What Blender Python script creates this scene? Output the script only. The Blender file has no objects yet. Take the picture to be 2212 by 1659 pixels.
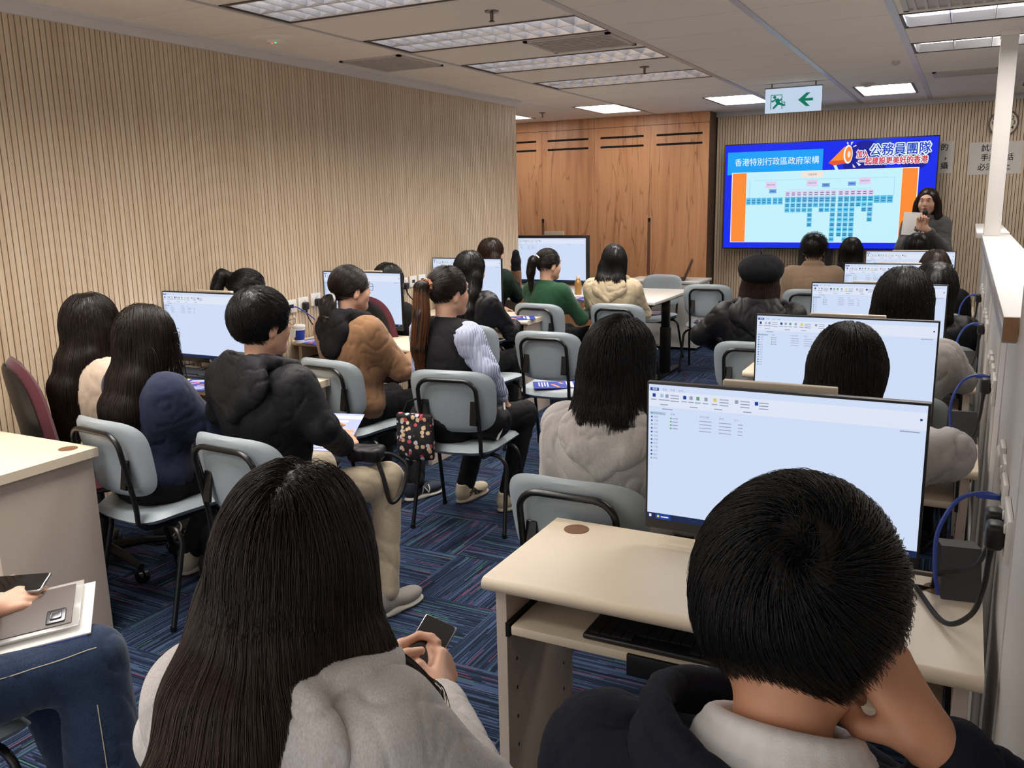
import bpy, bmesh, math, random
import numpy as np
from mathutils import Vector, Matrix, Euler

SC = bpy.context.scene
COL = SC.collection
random.seed(7)
RNG = np.random.default_rng(7)
PI = math.pi

# ------------------------------------------------------------------ camera
CAM_Z = 1.62
F_PX, YAW, PITCH, ROLL = 1881.06, -0.478756, 0.207827, -0.02047
_cy, _sy, _cp, _sp = math.cos(YAW), math.sin(YAW), math.cos(PITCH), math.sin(PITCH)
_fw = Vector((_sy * _cp, _cy * _cp, -_sp))
_r = Vector((_cy, -_sy, 0))
_u = _r.cross(_fw)
_R = math.cos(ROLL) * _r + math.sin(ROLL) * _u
_U = -math.sin(ROLL) * _r + math.cos(ROLL) * _u
cam_data = bpy.data.cameras.new('camera')
cam = bpy.data.objects.new('camera', cam_data)
COL.objects.link(cam)
cam_data.sensor_fit = 'HORIZONTAL'
cam_data.sensor_width = 36.0
cam_data.lens = F_PX / 2212 * 36.0
cam_data.clip_start = 0.05
cam.matrix_world = Matrix(((_R.x, _U.x, -_fw.x, 0), (_R.y, _U.y, -_fw.y, 0), (_R.z, _U.z, -_fw.z, CAM_Z), (0, 0, 0, 1)))
SC.camera = cam

# ------------------------------------------------------------------ world, exposure
EXPO = 0.36
SC.view_settings.view_transform = 'Standard'
SC.view_settings.look = 'None'
SC.view_settings.gamma = 1.0
SC.view_settings.use_curve_mapping = False
SC.view_settings.exposure = EXPO
world = bpy.data.worlds.new('world')
SC.world = world
world.use_nodes = True
_bg = world.node_tree.nodes['Background']
_bg.inputs[0].default_value = (1.0, 0.965, 0.94, 1)
_bg.inputs[1].default_value = 1.12
LAMP_W = 44.0          # watts of one louvred ceiling fixture
FAR_W = 4.0           # watts of one prismatic ceiling fixture
SCREEN_E = 0.73
SC.cycles.max_bounces = 6
SC.cycles.diffuse_bounces = 3
SC.cycles.glossy_bounces = 3
SC.cycles.transmission_bounces = 4
SC.cycles.caustics_reflective = False
SC.cycles.caustics_refractive = False
SC.cycles.sample_clamp_indirect = 4.0
SC.cycles.use_denoising = True

# ------------------------------------------------------------------ materials
MATS = {}
def _new(name):
    m = bpy.data.materials.new(name); m.use_nodes = True
    nt = m.node_tree; b = nt.nodes['Principled BSDF']
    return m, nt, b
def lin(c):
    return tuple(x / 12.92 if x <= 0.04045 else ((x + 0.055) / 1.055) ** 2.4 for x in c)
def srgb(r, g, b):
    return lin((r / 255, g / 255, b / 255))
def mat(name, col, rough=0.5, metal=0.0, var=0.06, nscale=30.0, bump=0.0, bscale=200.0, stretch=(1, 1, 1), spec=0.5, sheen=0.0, coat=0.0, alpha=1.0, trans=0.0):
    """plain surface: base colour with slight procedural variation and a fine bump"""
    if name in MATS: return MATS[name]
    m, nt, b = _new(name)
    N, L = nt.nodes, nt.links
    tc = N.new('ShaderNodeTexCoord'); mp = N.new('ShaderNodeMapping'); mp.inputs['Scale'].default_value = stretch
    L.new(tc.outputs['Object'], mp.inputs['Vector'])
    no = N.new('ShaderNodeTexNoise'); no.inputs['Scale'].default_value = nscale; no.inputs['Detail'].default_value = 3
    L.new(mp.outputs[0], no.inputs['Vector'])
    mx = N.new('ShaderNodeMix'); mx.data_type = 'RGBA'
    a = [max(0, c * (1 - var)) for c in col]; z = [min(1, c * (1 + var)) for c in col]
    mx.inputs[6].default_value = (*a, 1); mx.inputs[7].default_value = (*z, 1)
    L.new(no.outputs[0], mx.inputs[0]); L.new(mx.outputs[2], b.inputs['Base Color'])
    b.inputs['Roughness'].default_value = rough; b.inputs['Metallic'].default_value = metal
    b.inputs['Specular IOR Level'].default_value = spec
    if sheen: b.inputs['Sheen Weight'].default_value = sheen
    if coat: b.inputs['Coat Weight'].default_value = coat
    if alpha < 1: b.inputs['Alpha'].default_value = alpha
    if trans: b.inputs['Transmission Weight'].default_value = trans
    if bump:
        n2 = N.new('ShaderNodeTexNoise'); n2.inputs['Scale'].default_value = bscale; n2.inputs['Detail'].default_value = 2
        L.new(mp.outputs[0], n2.inputs['Vector'])
        bp = N.new('ShaderNodeBump'); bp.inputs['Strength'].default_value = bump; bp.inputs['Distance'].default_value = 0.002
        L.new(n2.outputs[0], bp.inputs['Height']); L.new(bp.outputs[0], b.inputs['Normal'])
    MATS[name] = m
    return m
def emis(name, col, s=1.0):
    """something that gives off light: a lit screen or lamp"""
    if name in MATS: return MATS[name]
    m, nt, b = _new(name)
    b.inputs['Base Color'].default_value = (0.01, 0.01, 0.01, 1)
    b.inputs['Roughness'].default_value = 0.4
    b.inputs['Specular IOR Level'].default_value = 0.1
    b.inputs['Emission Color'].default_value = (*col, 1)
    b.inputs['Emission Strength'].default_value = s
    MATS[name] = m
    return m
def ramp(nt, src, stops, interp='LINEAR'):
    r = nt.nodes.new('ShaderNodeValToRGB'); r.color_ramp.interpolation = interp
    e = r.color_ramp.elements
    while len(e) < len(stops): e.new(0.5)
    for k, (p, c) in enumerate(stops): e[k].position = p; e[k].color = (*c, 1)
    nt.links.new(src, r.inputs[0])
    return r
def math_node(nt, op, a, b=None, c=None):
    n = nt.nodes.new('ShaderNodeMath'); n.operation = op
    for k, v in enumerate((a, b, c)):
        if v is None: continue
        if isinstance(v, (int, float)): n.inputs[k].default_value = v
        else: nt.links.new(v, n.inputs[k])
    return n.outputs[0]

def wood_slat_mat():
    m, nt, b = _new('pale_oak_slat'); N, L = nt.nodes, nt.links
    tc = N.new('ShaderNodeTexCoord'); mp = N.new('ShaderNodeMapping'); mp.inputs['Scale'].default_value = (34, 34, 0.6)
    L.new(tc.outputs['Object'], mp.inputs['Vector'])
    n1 = N.new('ShaderNodeTexNoise'); n1.inputs['Scale'].default_value = 1.0; n1.inputs['Detail'].default_value = 6; L.new(mp.outputs[0], n1.inputs['Vector'])
    r = ramp(nt, n1.outputs[0], [(0.25, srgb(200, 174, 144)), (0.5, srgb(217, 194, 164)), (0.75, srgb(225, 205, 178))])
    L.new(r.outputs[0], b.inputs['Base Color']); b.inputs['Roughness'].default_value = 0.42
    return m
def wood_cab_mat():
    m, nt, b = _new('walnut_veneer'); N, L = nt.nodes, nt.links
    tc = N.new('ShaderNodeTexCoord'); mp = N.new('ShaderNodeMapping'); mp.inputs['Scale'].default_value = (7, 7, 0.55)
    L.new(tc.outputs['Object'], mp.inputs['Vector'])
    n1 = N.new('ShaderNodeTexNoise'); n1.inputs['Scale'].default_value = 1.3; n1.inputs['Detail'].default_value = 5; n1.inputs['Distortion'].default_value = 0.6
    L.new(mp.outputs[0], n1.inputs['Vector'])
    r = ramp(nt, n1.outputs[0], [(0.25, srgb(172, 117, 82)), (0.42, srgb(200, 142, 100)), (0.6, srgb(212, 156, 113)), (0.8, srgb(198, 138, 97))])
    mp2 = N.new('ShaderNodeMapping'); mp2.inputs['Scale'].default_value = (9, 9, 0.7); L.new(tc.outputs['Object'], mp2.inputs['Vector'])
    n2 = N.new('ShaderNodeTexNoise'); n2.inputs['Scale'].default_value = 1.0; n2.inputs['Detail'].default_value = 2; n2.inputs['Distortion'].default_value = 0.4
    L.new(mp2.outputs[0], n2.inputs['Vector'])
    d = math_node(nt, 'ABSOLUTE', math_node(nt, 'SUBTRACT', n2.outputs[0], 0.5))
    r2 = ramp(nt, d, [(0.0, (0.5, 0.44, 0.40)), (0.014, (1, 1, 1))])
    mx = N.new('ShaderNodeMix'); mx.data_type = 'RGBA'; mx.blend_type = 'MULTIPLY'; mx.inputs[0].default_value = 0.8
    L.new(r.outputs[0], mx.inputs[6]); L.new(r2.outputs[0], mx.inputs[7])
    L.new(mx.outputs[2], b.inputs['Base Color']); b.inputs['Roughness'].default_value = 0.38
    return m
def carpet_mat():
    """quarter-turned carpet tiles of navy stripes with stray coloured threads"""
    m, nt, b = _new('striped_carpet'); N, L = nt.nodes, nt.links
    tc = N.new('ShaderNodeTexCoord'); sp = N.new('ShaderNodeSeparateXYZ'); L.new(tc.outputs['Object'], sp.inputs[0])
    T = 0.42
    x = math_node(nt, 'DIVIDE', math_node(nt, 'ADD', sp.outputs[0], 2.0 + T * 20), T)
    y = math_node(nt, 'DIVIDE', math_node(nt, 'ADD', sp.outputs[1], -2.85 + T * 20), T)
    fx, fy = math_node(nt, 'FLOOR', x), math_node(nt, 'FLOOR', y)
    par = math_node(nt, 'MODULO', math_node(nt, 'ADD', fx, fy), 2.0)
    def sel(a, c):
        mx = N.new('ShaderNodeMix'); mx.data_type = 'FLOAT'; L.new(par, mx.inputs[0]); L.new(a, mx.inputs[2]); L.new(c, mx.inputs[3]); return mx.outputs[0]
    across, along = sel(x, y), sel(y, x)
    tid = math_node(nt, 'ADD', math_node(nt, 'MULTIPLY', fx, 17.3), math_node(nt, 'MULTIPLY', fy, 41.7))
    row = math_node(nt, 'FLOOR', math_node(nt, 'MULTIPLY', across, 84.0))
    def rnd(scale_along, seed):
        cb = N.new('ShaderNodeCombineXYZ'); L.new(row, cb.inputs[0])
        L.new(math_node(nt, 'FLOOR', math_node(nt, 'ADD', math_node(nt, 'MULTIPLY', along, scale_along), math_node(nt, 'MULTIPLY', row, 0.37))), cb.inputs[1])
        L.new(math_node(nt, 'ADD', tid, seed), cb.inputs[2])
        w = N.new('ShaderNodeTexWhiteNoise'); w.noise_dimensions = '3D'; L.new(cb.outputs[0], w.inputs['Vector']); return w
    base = rnd(1.1, 3.0)
    r1 = ramp(nt, base.outputs['Value'], [(0.0, srgb(26, 34, 50)), (0.28, srgb(44, 57, 82)), (0.60, srgb(66, 84, 114)), (0.86, srgb(36, 46, 66))], 'CONSTANT')
    acc = rnd(2.6, 11.0)
    r2 = ramp(nt, acc.outputs['Value'], [(0.0, (0, 0, 0)), (0.935, srgb(74, 128, 96)), (0.958, srgb(140, 72, 96)), (0.985, srgb(100, 92, 140))], 'CONSTANT')
    am = math_node(nt, 'MULTIPLY', math_node(nt, 'GREATER_THAN', acc.outputs['Value'], 0.935), 0.62)
    mx = N.new('ShaderNodeMix'); mx.data_type = 'RGBA'; L.new(am, mx.inputs[0]); L.new(r1.outputs[0], mx.inputs[6]); L.new(r2.outputs[0], mx.inputs[7])
    # gap between yarn rows and pile grain
    fr = math_node(nt, 'FRACT', math_node(nt, 'MULTIPLY', across, 84.0))
    gap = math_node(nt, 'SUBTRACT', 1.0, math_node(nt, 'ABSOLUTE', math_node(nt, 'SUBTRACT', math_node(nt, 'MULTIPLY', fr, 2.0), 1.0)))
    no = N.new('ShaderNodeTexNoise'); no.inputs['Scale'].default_value = 260; no.inputs['Detail'].default_value = 2; L.new(tc.outputs['Object'], no.inputs['Vector'])
    h = math_node(nt, 'ADD', math_node(nt, 'MULTIPLY', gap, 0.55), math_node(nt, 'MULTIPLY', no.outputs[0], 0.9))
    k = math_node(nt, 'ADD', math_node(nt, 'MULTIPLY', h, 0.75), 0.32)
    mx2 = N.new('ShaderNodeMix'); mx2.data_type = 'RGBA'; mx2.blend_type = 'MULTIPLY'; mx2.inputs[0].default_value = 1.0
    L.new(mx.outputs[2], mx2.inputs[6]); L.new(k, mx2.inputs[7])
    L.new(mx2.outputs[2], b.inputs['Base Color']); b.inputs['Roughness'].default_value = 0.95; b.inputs['Specular IOR Level'].default_value = 0.1
    bp = N.new('ShaderNodeBump'); bp.inputs['Strength'].default_value = 0.6; bp.inputs['Distance'].default_value = 0.004
    L.new(h, bp.inputs['Height']); L.new(bp.outputs[0], b.inputs['Normal'])
    return m

M_SLAT = wood_slat_mat(); M_CAB = wood_cab_mat(); M_CARPET = carpet_mat()
M_GROOVE = mat('slat_backing', srgb(52, 44, 38), 0.9)
M_TILE = mat('ceiling_tile', srgb(244, 237, 228), 0.9, var=0.05, nscale=160, bump=0.25, bscale=260)
M_VOID = mat('ceiling_void', srgb(40, 38, 36), 0.9)
M_TBAR = mat('painted_ceiling_bar', srgb(190, 188, 190), 0.35)
M_WHITEP = mat('white_paint', srgb(226, 222, 218), 0.55, var=0.02, nscale=8)
M_CREAM = mat('cream_laminate', srgb(232, 216, 192), 0.38, var=0.025, nscale=14, bump=0.04, bscale=300)
M_CREAMSIDE = mat('cream_panel', srgb(214, 198, 184), 0.5, var=0.03, nscale=40)
M_WTOP = mat('white_laminate', srgb(228, 224, 216), 0.35, var=0.02)
M_BLACK = mat('black_plastic', srgb(18, 18, 20), 0.42, var=0.15)
M_BMETAL = mat('black_powder_coat', srgb(14, 14, 15), 0.33, var=0.12, nscale=80)
M_PAD = mat('pale_grey_vinyl', srgb(158, 168, 174), 0.46, var=0.03, nscale=22, bump=0.08, bscale=340)
M_CORK = mat('cork_disc', srgb(120, 84, 58), 0.75, var=0.35, nscale=260)
M_ALU = mat('brushed_aluminium', srgb(190, 192, 196), 0.18, metal=1.0, var=0.04)
M_GREYM = mat('grey_metal', srgb(120, 120, 124), 0.35, metal=0.9)
M_SOCK = mat('socket_plastic', srgb(236, 232, 226), 0.35, var=0.02)
M_BLUECAB = mat('blue_cable_jacket', srgb(44, 70, 158), 0.4)
M_MAROON = mat('maroon_fabric', srgb(84, 28, 40), 0.85, var=0.12, nscale=300, bump=0.3, bscale=500, sheen=0.2)
M_PAPER = mat('paper', srgb(238, 236, 232), 0.7, var=0.015)
M_DKWOOD = mat('bare_wood_edge', srgb(150, 112, 80), 0.6, var=0.2, nscale=60)

# ------------------------------------------------------------------ mesh builder
class MB:
    def __init__(s): s.bm = bmesh.new(); s.mi = 0
    def _fin(s, faces, smooth=False):
        for f in faces: f.material_index = s.mi; f.smooth = smooth
    def m(s, i): s.mi = i; return s
    def box(s, x0, x1, y0, y1, z0, z1, bev=0.0, seg=2, rot=None):
        mtx = Matrix.Translation(((x0 + x1) / 2, (y0 + y1) / 2, (z0 + z1) / 2)) @ (rot.to_4x4() if rot else Matrix()) @ Matrix.Diagonal((abs(x1 - x0), abs(y1 - y0), abs(z1 - z0), 1))
        r = bmesh.ops.create_cube(s.bm, size=1.0, matrix=mtx)
        vs = r['verts']; fs = list({f for v in vs for f in v.link_faces})
        s._fin(fs)
        if bev:
            es = list({e for v in vs for e in v.link_edges})
            rr = bmesh.ops.bevel(s.bm, geom=es, offset=bev, segments=seg, profile=0.5, affect='EDGES')
            s._fin(rr['faces'], True)
        return s
    def tube(s, pts, r, n=10, closed=False, cap=True):
        pts = [Vector(p) for p in pts]; k = len(pts)
        rs = r if isinstance(r, (list, tuple)) else [r] * k
        rings = []; up = None
        for i, p in enumerate(pts):
            a = pts[i - 1] if (i or closed) else pts[0]; b = pts[(i + 1) % k] if (i < k - 1 or closed) else pts[-1]
            t = (b - a)
            if t.length < 1e-9: t = Vector((0, 0, 1))
            t.normalize()
            if up is None: up = t.orthogonal().normalized()
            else:
                up = up - t * up.dot(t)
                up = up.normalized() if up.length > 1e-6 else t.orthogonal().normalized()
            w = t.cross(up)
            rings.append([s.bm.verts.new(p + (up * math.cos(2 * PI * j / n) + w * math.sin(2 * PI * j / n)) * rs[i]) for j in range(n)])
        fs = []
        for i in range(k if closed else k - 1):
            A, B = rings[i], rings[(i + 1) % k]
            for j in range(n): fs.append(s.bm.faces.new((A[j], A[(j + 1) % n], B[(j + 1) % n], B[j])))
        s._fin(fs, True)
        if cap and not closed:
            s._fin([s.bm.faces.new(list(reversed(rings[0]))), s.bm.faces.new(rings[-1])])
        return s
    def lathe(s, prof, c=(0, 0, 0), n=24, axis='z'):
        c = Vector(c); rings = []
        def pt(r, z, a):
            v = Vector((r * math.cos(a), r * math.sin(a), z))
            if axis == 'y': v = Vector((v.x, v.z, v.y))
            if axis == 'x': v = Vector((v.z, v.x, v.y))
            return c + v
        for r, z in prof:
            rings.append([s.bm.verts.new(pt(max(r, 1e-5), z, 2 * PI * j / n)) for j in range(n)])
        fs = []
        for A, B in zip(rings, rings[1:]):
            for j in range(n): fs.append(s.bm.faces.new((A[j], A[(j + 1) % n], B[(j + 1) % n], B[j])))
        s._fin(fs, True)
        s._fin([s.bm.faces.new(list(reversed(rings[0]))), s.bm.faces.new(rings[-1])])
        return s
    def ell(s, c, r, n=16, rot=None):
        mtx = Matrix.Translation(c) @ (rot.to_4x4() if rot else Matrix()) @ Matrix.Diagonal((*r, 1))
        q = bmesh.ops.create_uvsphere(s.bm, u_segments=n, v_segments=max(6, n // 2), radius=1.0, matrix=mtx)
        s._fin({f for v in q['verts'] for f in v.link_faces}, True)
        return s
    def prism(s, poly, d0, d1, plane='xz'):
        """extrude a 2-D outline between two depths"""
        def P(u, v, d):
            return {'xz': (u, d, v), 'xy': (u, v, d), 'yz': (d, u, v)}[plane]
        a = [s.bm.verts.new(P(u, v, d0)) for u, v in poly]; b = [s.bm.verts.new(P(u, v, d1)) for u, v in poly]
        n = len(poly); fs = [s.bm.faces.new(a), s.bm.faces.new(list(reversed(b)))]
        for j in range(n): fs.append(s.bm.faces.new((a[j], b[j], b[(j + 1) % n], a[(j + 1) % n])))
        s._fin(fs)
        return s
    def quad(s, a, b, c, d):
        s._fin([s.bm.faces.new([s.bm.verts.new(v) for v in (a, b, c, d)])]); return s
    def pad(s, w, h, t, fn, p=4.5, nr=9, na=48, edge=8):
        """soft rounded slab; fn maps (x, y, offset) to a point"""
        fs = []; shells = []
        for sg in (1, -1):
            rows = []
            for i in range(nr + 1):
                q = (i / nr) ** 0.7; row = []
                for j in range(na):
                    a = 2 * PI * j / na; c, d = math.cos(a), math.sin(a)
                    x = q * w / 2 * math.copysign(abs(c) ** (2 / p), c); y = q * h / 2 * math.copysign(abs(d) ** (2 / p), d)
                    o = sg * t / 2 * max(0, 1 - q ** edge) ** 0.5
                    row.append((x, y, o))
                rows.append(row)
            shells.append(rows)
        rim = [s.bm.verts.new(fn(x, y, 0)) for x, y, o in shells[0][nr]]
        for sg, rows in zip((1, -1), shells):
            vr = [[s.bm.verts.new(fn(*q)) for q in row] for row in rows[1:nr]] + [rim]
            ctr = s.bm.verts.new(fn(0, 0, sg * t / 2))
            for j in range(na):
                k = (j + 1) % na
                f = (ctr, vr[0][j], vr[0][k]); fs.append(s.bm.faces.new(f if sg > 0 else f[::-1]))
                for i in range(len(vr) - 1):
                    f = (vr[i][j], vr[i + 1][j], vr[i + 1][k], vr[i][k]); fs.append(s.bm.faces.new(f if sg > 0 else f[::-1]))
        s._fin(fs, True)
        return s
    def mesh(s, name, mats):
        me = bpy.data.meshes.new(name)
        bmesh.ops.recalc_face_normals(s.bm, faces=s.bm.faces[:])
        s.bm.to_mesh(me); s.bm.free()
        for m in (mats if isinstance(mats, (list, tuple)) else [mats]): me.materials.append(m)
        me.set_sharp_from_angle(angle=math.radians(38))
        return me
    def build(s, name, mats, parent=None):
        o = bpy.data.objects.new(name, s.mesh(name, mats)); COL.objects.link(o)
        if parent is not None: o.parent = parent
        return o

def tag(o, label=None, cat=None, group=None, kind=None):
    if label: o['label'] = label
    if cat: o['category'] = cat
    if group: o['group'] = group
    if kind: o['kind'] = kind
    return o
def thing(name, label, cat, loc=(0, 0, 0), rz=0.0, group=None):
    o = bpy.data.objects.new(name, None); COL.objects.link(o)
    o.location = loc; o.rotation_euler = (0, 0, rz); o.empty_display_size = 0.1
    return tag(o, label, cat, group)
def struct(o): o['kind'] = 'structure'; return o
def dup(root, loc, rz=0.0, label=None, group=None):
    r = root.copy(); COL.objects.link(r); r.location = loc; r.rotation_euler = (0, 0, rz)
    if label: r['label'] = label
    if group: r['group'] = group
    for ch in list(root.children):
        c = ch.copy(); COL.objects.link(c); c.parent = r
        for g in ch.children:
            d = g.copy(); COL.objects.link(d); d.parent = c
    return r
def arc(cx, cy, r, a0, a1, n=8):
    return [(cx + r * math.cos(a0 + (a1 - a0) * i / n), cy + r * math.sin(a0 + (a1 - a0) * i / n)) for i in range(n + 1)]
def smooth_path(pts, n=8):
    """Catmull-Rom through the points"""
    P = [Vector(p) for p in pts]; P = [2 * P[0] - P[1]] + P + [2 * P[-1] - P[-2]]; out = []
    for i in range(1, len(P) - 2):
        for k in range(n):
            t = k / n; a, b, c, d = P[i - 1:i + 3]
            out.append(0.5 * ((2 * b) + (c - a) * t + (2 * a - 5 * b + 4 * c - d) * t * t + (3 * b - a - 3 * c + d) * t ** 3))
    out.append(P[-2]); return out
def text_mesh(body, size, extr=0.0, align='CENTER', bold=0.0):
    """filled letter outlines as a mesh in the xy plane"""
    cu = bpy.data.curves.new('txt', 'FONT'); cu.body = body; cu.size = size; cu.align_x = align; cu.align_y = 'CENTER'
    cu.extrude = extr; cu.offset = bold; cu.resolution_u = 3
    o = bpy.data.objects.new('txt', cu); COL.objects.link(o)
    dg = bpy.context.evaluated_depsgraph_get(); dg.update()
    me = bpy.data.meshes.new_from_object(o.evaluated_get(dg))
    bpy.data.objects.remove(o); bpy.data.curves.remove(cu)
    return me
def add_text(mb, body, size, pos, fn, mi, align='CENTER', bold=0.0, w=None):
    """letters laid on a surface; fn maps (u, v) to a point; w squeezes the line to that width"""
    me = text_mesh(body, size, 0.0, align, bold)
    xs = [v.co.x for v in me.vertices]
    k = (w / (max(xs) - min(xs))) if (w and xs) else 1.0
    vs = [mb.bm.verts.new(fn(pos[0] + v.co.x * k, pos[1] + v.co.y)) for v in me.vertices]
    fs = []
    for p in me.polygons:
        try: fs.append(mb.bm.faces.new([vs[i] for i in p.vertices]))
        except ValueError: pass
    for f in fs: f.material_index = mi
    bpy.data.meshes.remove(me)
# ------------------------------------------------------------------ room shell
ZC = 2.55
XL = -3.93          # slatted wall on the left
YB = 10.30          # slatted end wall
mb = MB(); mb.box(-5.6, 2.4, -1.8, 10.42, -0.12, 0.0)
struct(mb.build('floor', M_CARPET))

def subtract(rects, hole):
    out = []
    hx0, hx1, hy0, hy1 = hole
    for x0, x1, y0, y1 in rects:
        if hx0 >= x1 or hx1 <= x0 or hy0 >= y1 or hy1 <= y0: out.append((x0, x1, y0, y1)); continue
        if y0 < hy0: out.append((x0, x1, y0, hy0))
        if y1 > hy1: out.append((x0, x1, hy1, y1))
        a, b = max(y0, hy0), min(y1, hy1)
        if x0 < hx0: out.append((x0, hx0, a, b))
        if x1 > hx1: out.append((hx1, x1, a, b))
    return [r for r in out if r[1] - r[0] > 0.004 and r[3] - r[2] > 0.004]

LEFT_ROWS = [(-0.10, 0.40), (1.03, 1.53), (2.16, 2.66), (3.29, 3.79), (4.42, 4.92), (5.55, 6.05), (6.70, 7.20)]
RIGHT_ROWS = [(3.24, 3.70), (4.30, 4.76), (5.36, 5.82), (6.42, 6.88)]
FAR = [(-5.06, -4.58), (-3.72, -3.24), (-2.36, -1.88), (-1.00, -0.52), (0.36, 0.84)]
FAR_Y = (8.66, 9.55)
LOUV = [(-3.23, -1.87, a, b) for a, b in LEFT_ROWS] + [(-0.41, 0.95, a, b) for a, b in RIGHT_ROWS]
PRIS = [(a, b, *FAR_Y) for a, b in FAR]
HOLES = LOUV + PRIS
mb = MB()
bands = [(-5.6, -4.63), (-4.63, -3.93), (-3.93, -3.25), (-3.25, -1.85), (-1.85, -1.09), (-1.09, -0.43), (-0.43, 0.97), (0.97, 1.66), (1.66, 2.4)]
for k, (x0, x1) in enumerate(bands):
    left = x1 < -1.8
    y = -1.8
    edges = [3.27 + 0.565 * j for j in range(-9, 13)] if left else [5.335 + 0.535 * j for j in range(-13, 10)]
    edges = [-1.8] + [e for e in edges if -1.75 < e < 10.38] + [10.42]
    for y0, y1 in zip(edges, edges[1:]):
        rs = [(x0, x1, y0, y1)]
        for h in HOLES: rs = subtract(rs, h)
        for r in rs:
            g = 0.0035
            a = r[0] + (g if r[0] == x0 else 0), r[1] - (g if r[1] == x1 else 0), r[2] + (g if r[2] == y0 else 0), r[3] - (g if r[3] == y1 else 0)
            mb.m(0).box(a[0], a[1], a[2], a[3], ZC, ZC + 0.012)
rs = [(-5.6, 2.4, -1.8, 10.42)]
for h in HOLES: rs = subtract(rs, h)
for r in rs: mb.m(1).box(*r, ZC + 0.012, ZC + 0.03)
for x in (-3.25, -1.86, -1.09, -0.43, 0.97):       # painted main bars of the grid
    w = 0.012 if x == -3.25 else 0.02
    mb.m(2).box(x - w, x + w, -1.8, 10.3, ZC - 0.004, ZC + 0.001)
struct(mb.build('ceiling', [M_TILE, M_VOID, M_TBAR]))

# slatted walls
mb = MB(); mb.m(1).box(XL - 0.12, XL - 0.010, -1.8, 7.76, 0, ZC)
y = -1.8 + 0.0
while y < 7.755:
    mb.m(0).box(XL - 0.010, XL, y, min(y + 0.0247, 7.76), 0, 2.50); y += 0.03
mb.m(0).box(XL - 0.12, XL, 7.76, 7.766, 0, ZC)
struct(mb.build('wall_left', [M_SLAT, M_GROOVE]))
mb = MB(); mb.m(1).box(-2.64, 2.4, YB + 0.010, YB + 0.12, 0, ZC)
x = -2.625
while x < 2.4:
    mb.m(0).box(x, x + 0.0247, YB, YB + 0.010, 0, 2.50); x += 0.03
struct(mb.build('wall_back', [M_SLAT, M_GROOVE]))
mb = MB(); mb.box(XL - 0.12, XL + 0.022, -1.8, 7.79, 2.492, ZC); mb.box(XL + 0.022, XL + 0.05, -1.8, 7.79, 2.535, ZC)
struct(mb.build('trim_1', M_WHITEP))
mb = MB(); mb.box(-2.64, 2.4, YB - 0.022, YB + 0.1, 2.50, ZC)
struct(mb.build('trim_2', M_TBAR))
mb = MB(); mb.box(-5.72, -5.6, 7.2, 10.42, 0, ZC); struct(mb.build('wall_alcove', M_WHITEP))
mb = MB(); mb.box(-5.6, XL - 0.12, 7.2, 7.3, 0, ZC); struct(mb.build('wall_passage', M_WHITEP))
mb = MB(); mb.box(2.4, 2.5, -1.8, 10.42, 0, ZC); struct(mb.build('wall_right', M_WHITEP))

# ------------------------------------------------------------------ right partition
mb = MB()
mb.box(0.125, 0.215, 2.2, 8.4, 0.0, 1.315)
for y in (2.75, 3.15, 4.35, 4.75, 5.95, 6.35): mb.box(0.1225, 0.126, y - 0.004, y + 0.004, 0.08, 1.315)
mb.box(0.112, 0.126, 2.2, 8.4, 0.0, 0.09, 0.004)
for y0 in (1.9, 3.3, 4.7, 6.1):                       # round-edged cable trunking down the face
    mb.box(0.108, 0.126, y0 + 0.42, y0 + 0.52, 0.09, 1.0, 0.008, 3)
struct(mb.build('wall_partition', M_WHITEP))
mb = MB(); mb.box(0.12, 0.215, -1.2, 2.2, 0, ZC); mb.box(0.1175, 0.121, 1.735, 1.745, 0, ZC)
struct(mb.build('wall_panel', M_WHITEP))
t = thing('partition_ledge', 'long white ledge capping the low partition, bare wood at its near end', 'ledge', (0, 0, 0))
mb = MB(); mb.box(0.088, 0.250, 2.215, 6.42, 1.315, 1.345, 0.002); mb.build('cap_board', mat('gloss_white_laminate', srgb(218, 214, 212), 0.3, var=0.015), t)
mb = MB(); mb.box(0.0885, 0.119, 2.205, 2.2155, 1.290, 1.344); mb.build('bare_end', M_DKWOOD, t)['label'] = 'bare brown wood end'
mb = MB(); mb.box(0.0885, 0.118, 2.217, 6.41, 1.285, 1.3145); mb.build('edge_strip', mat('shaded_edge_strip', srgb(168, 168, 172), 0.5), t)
t = thing('support_post', 'square white post from the partition ledge up to the ceiling', 'post', (0.142, 6.30, 1.345))
mb = MB(); mb.box(-0.046, 0.046, -0.07, 0.07, 0, ZC - 1.345 - 0.03, 0.003); mb.build('shaft', M_WHITEP, t)
mb = MB(); mb.box(-0.05, 0.05, -0.075, 0.075, ZC - 1.345 - 0.03, ZC - 1.346); mb.build('head_plate', M_TILE, t)
mb = MB(); mb.box(0.06, 0.25, 6.55, 8.4, 1.316, 1.35, 0.002)
tag(mb.build('ledge_board', M_WHITEP), 'short white ledge on the partition beyond the post', 'ledge')

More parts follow.
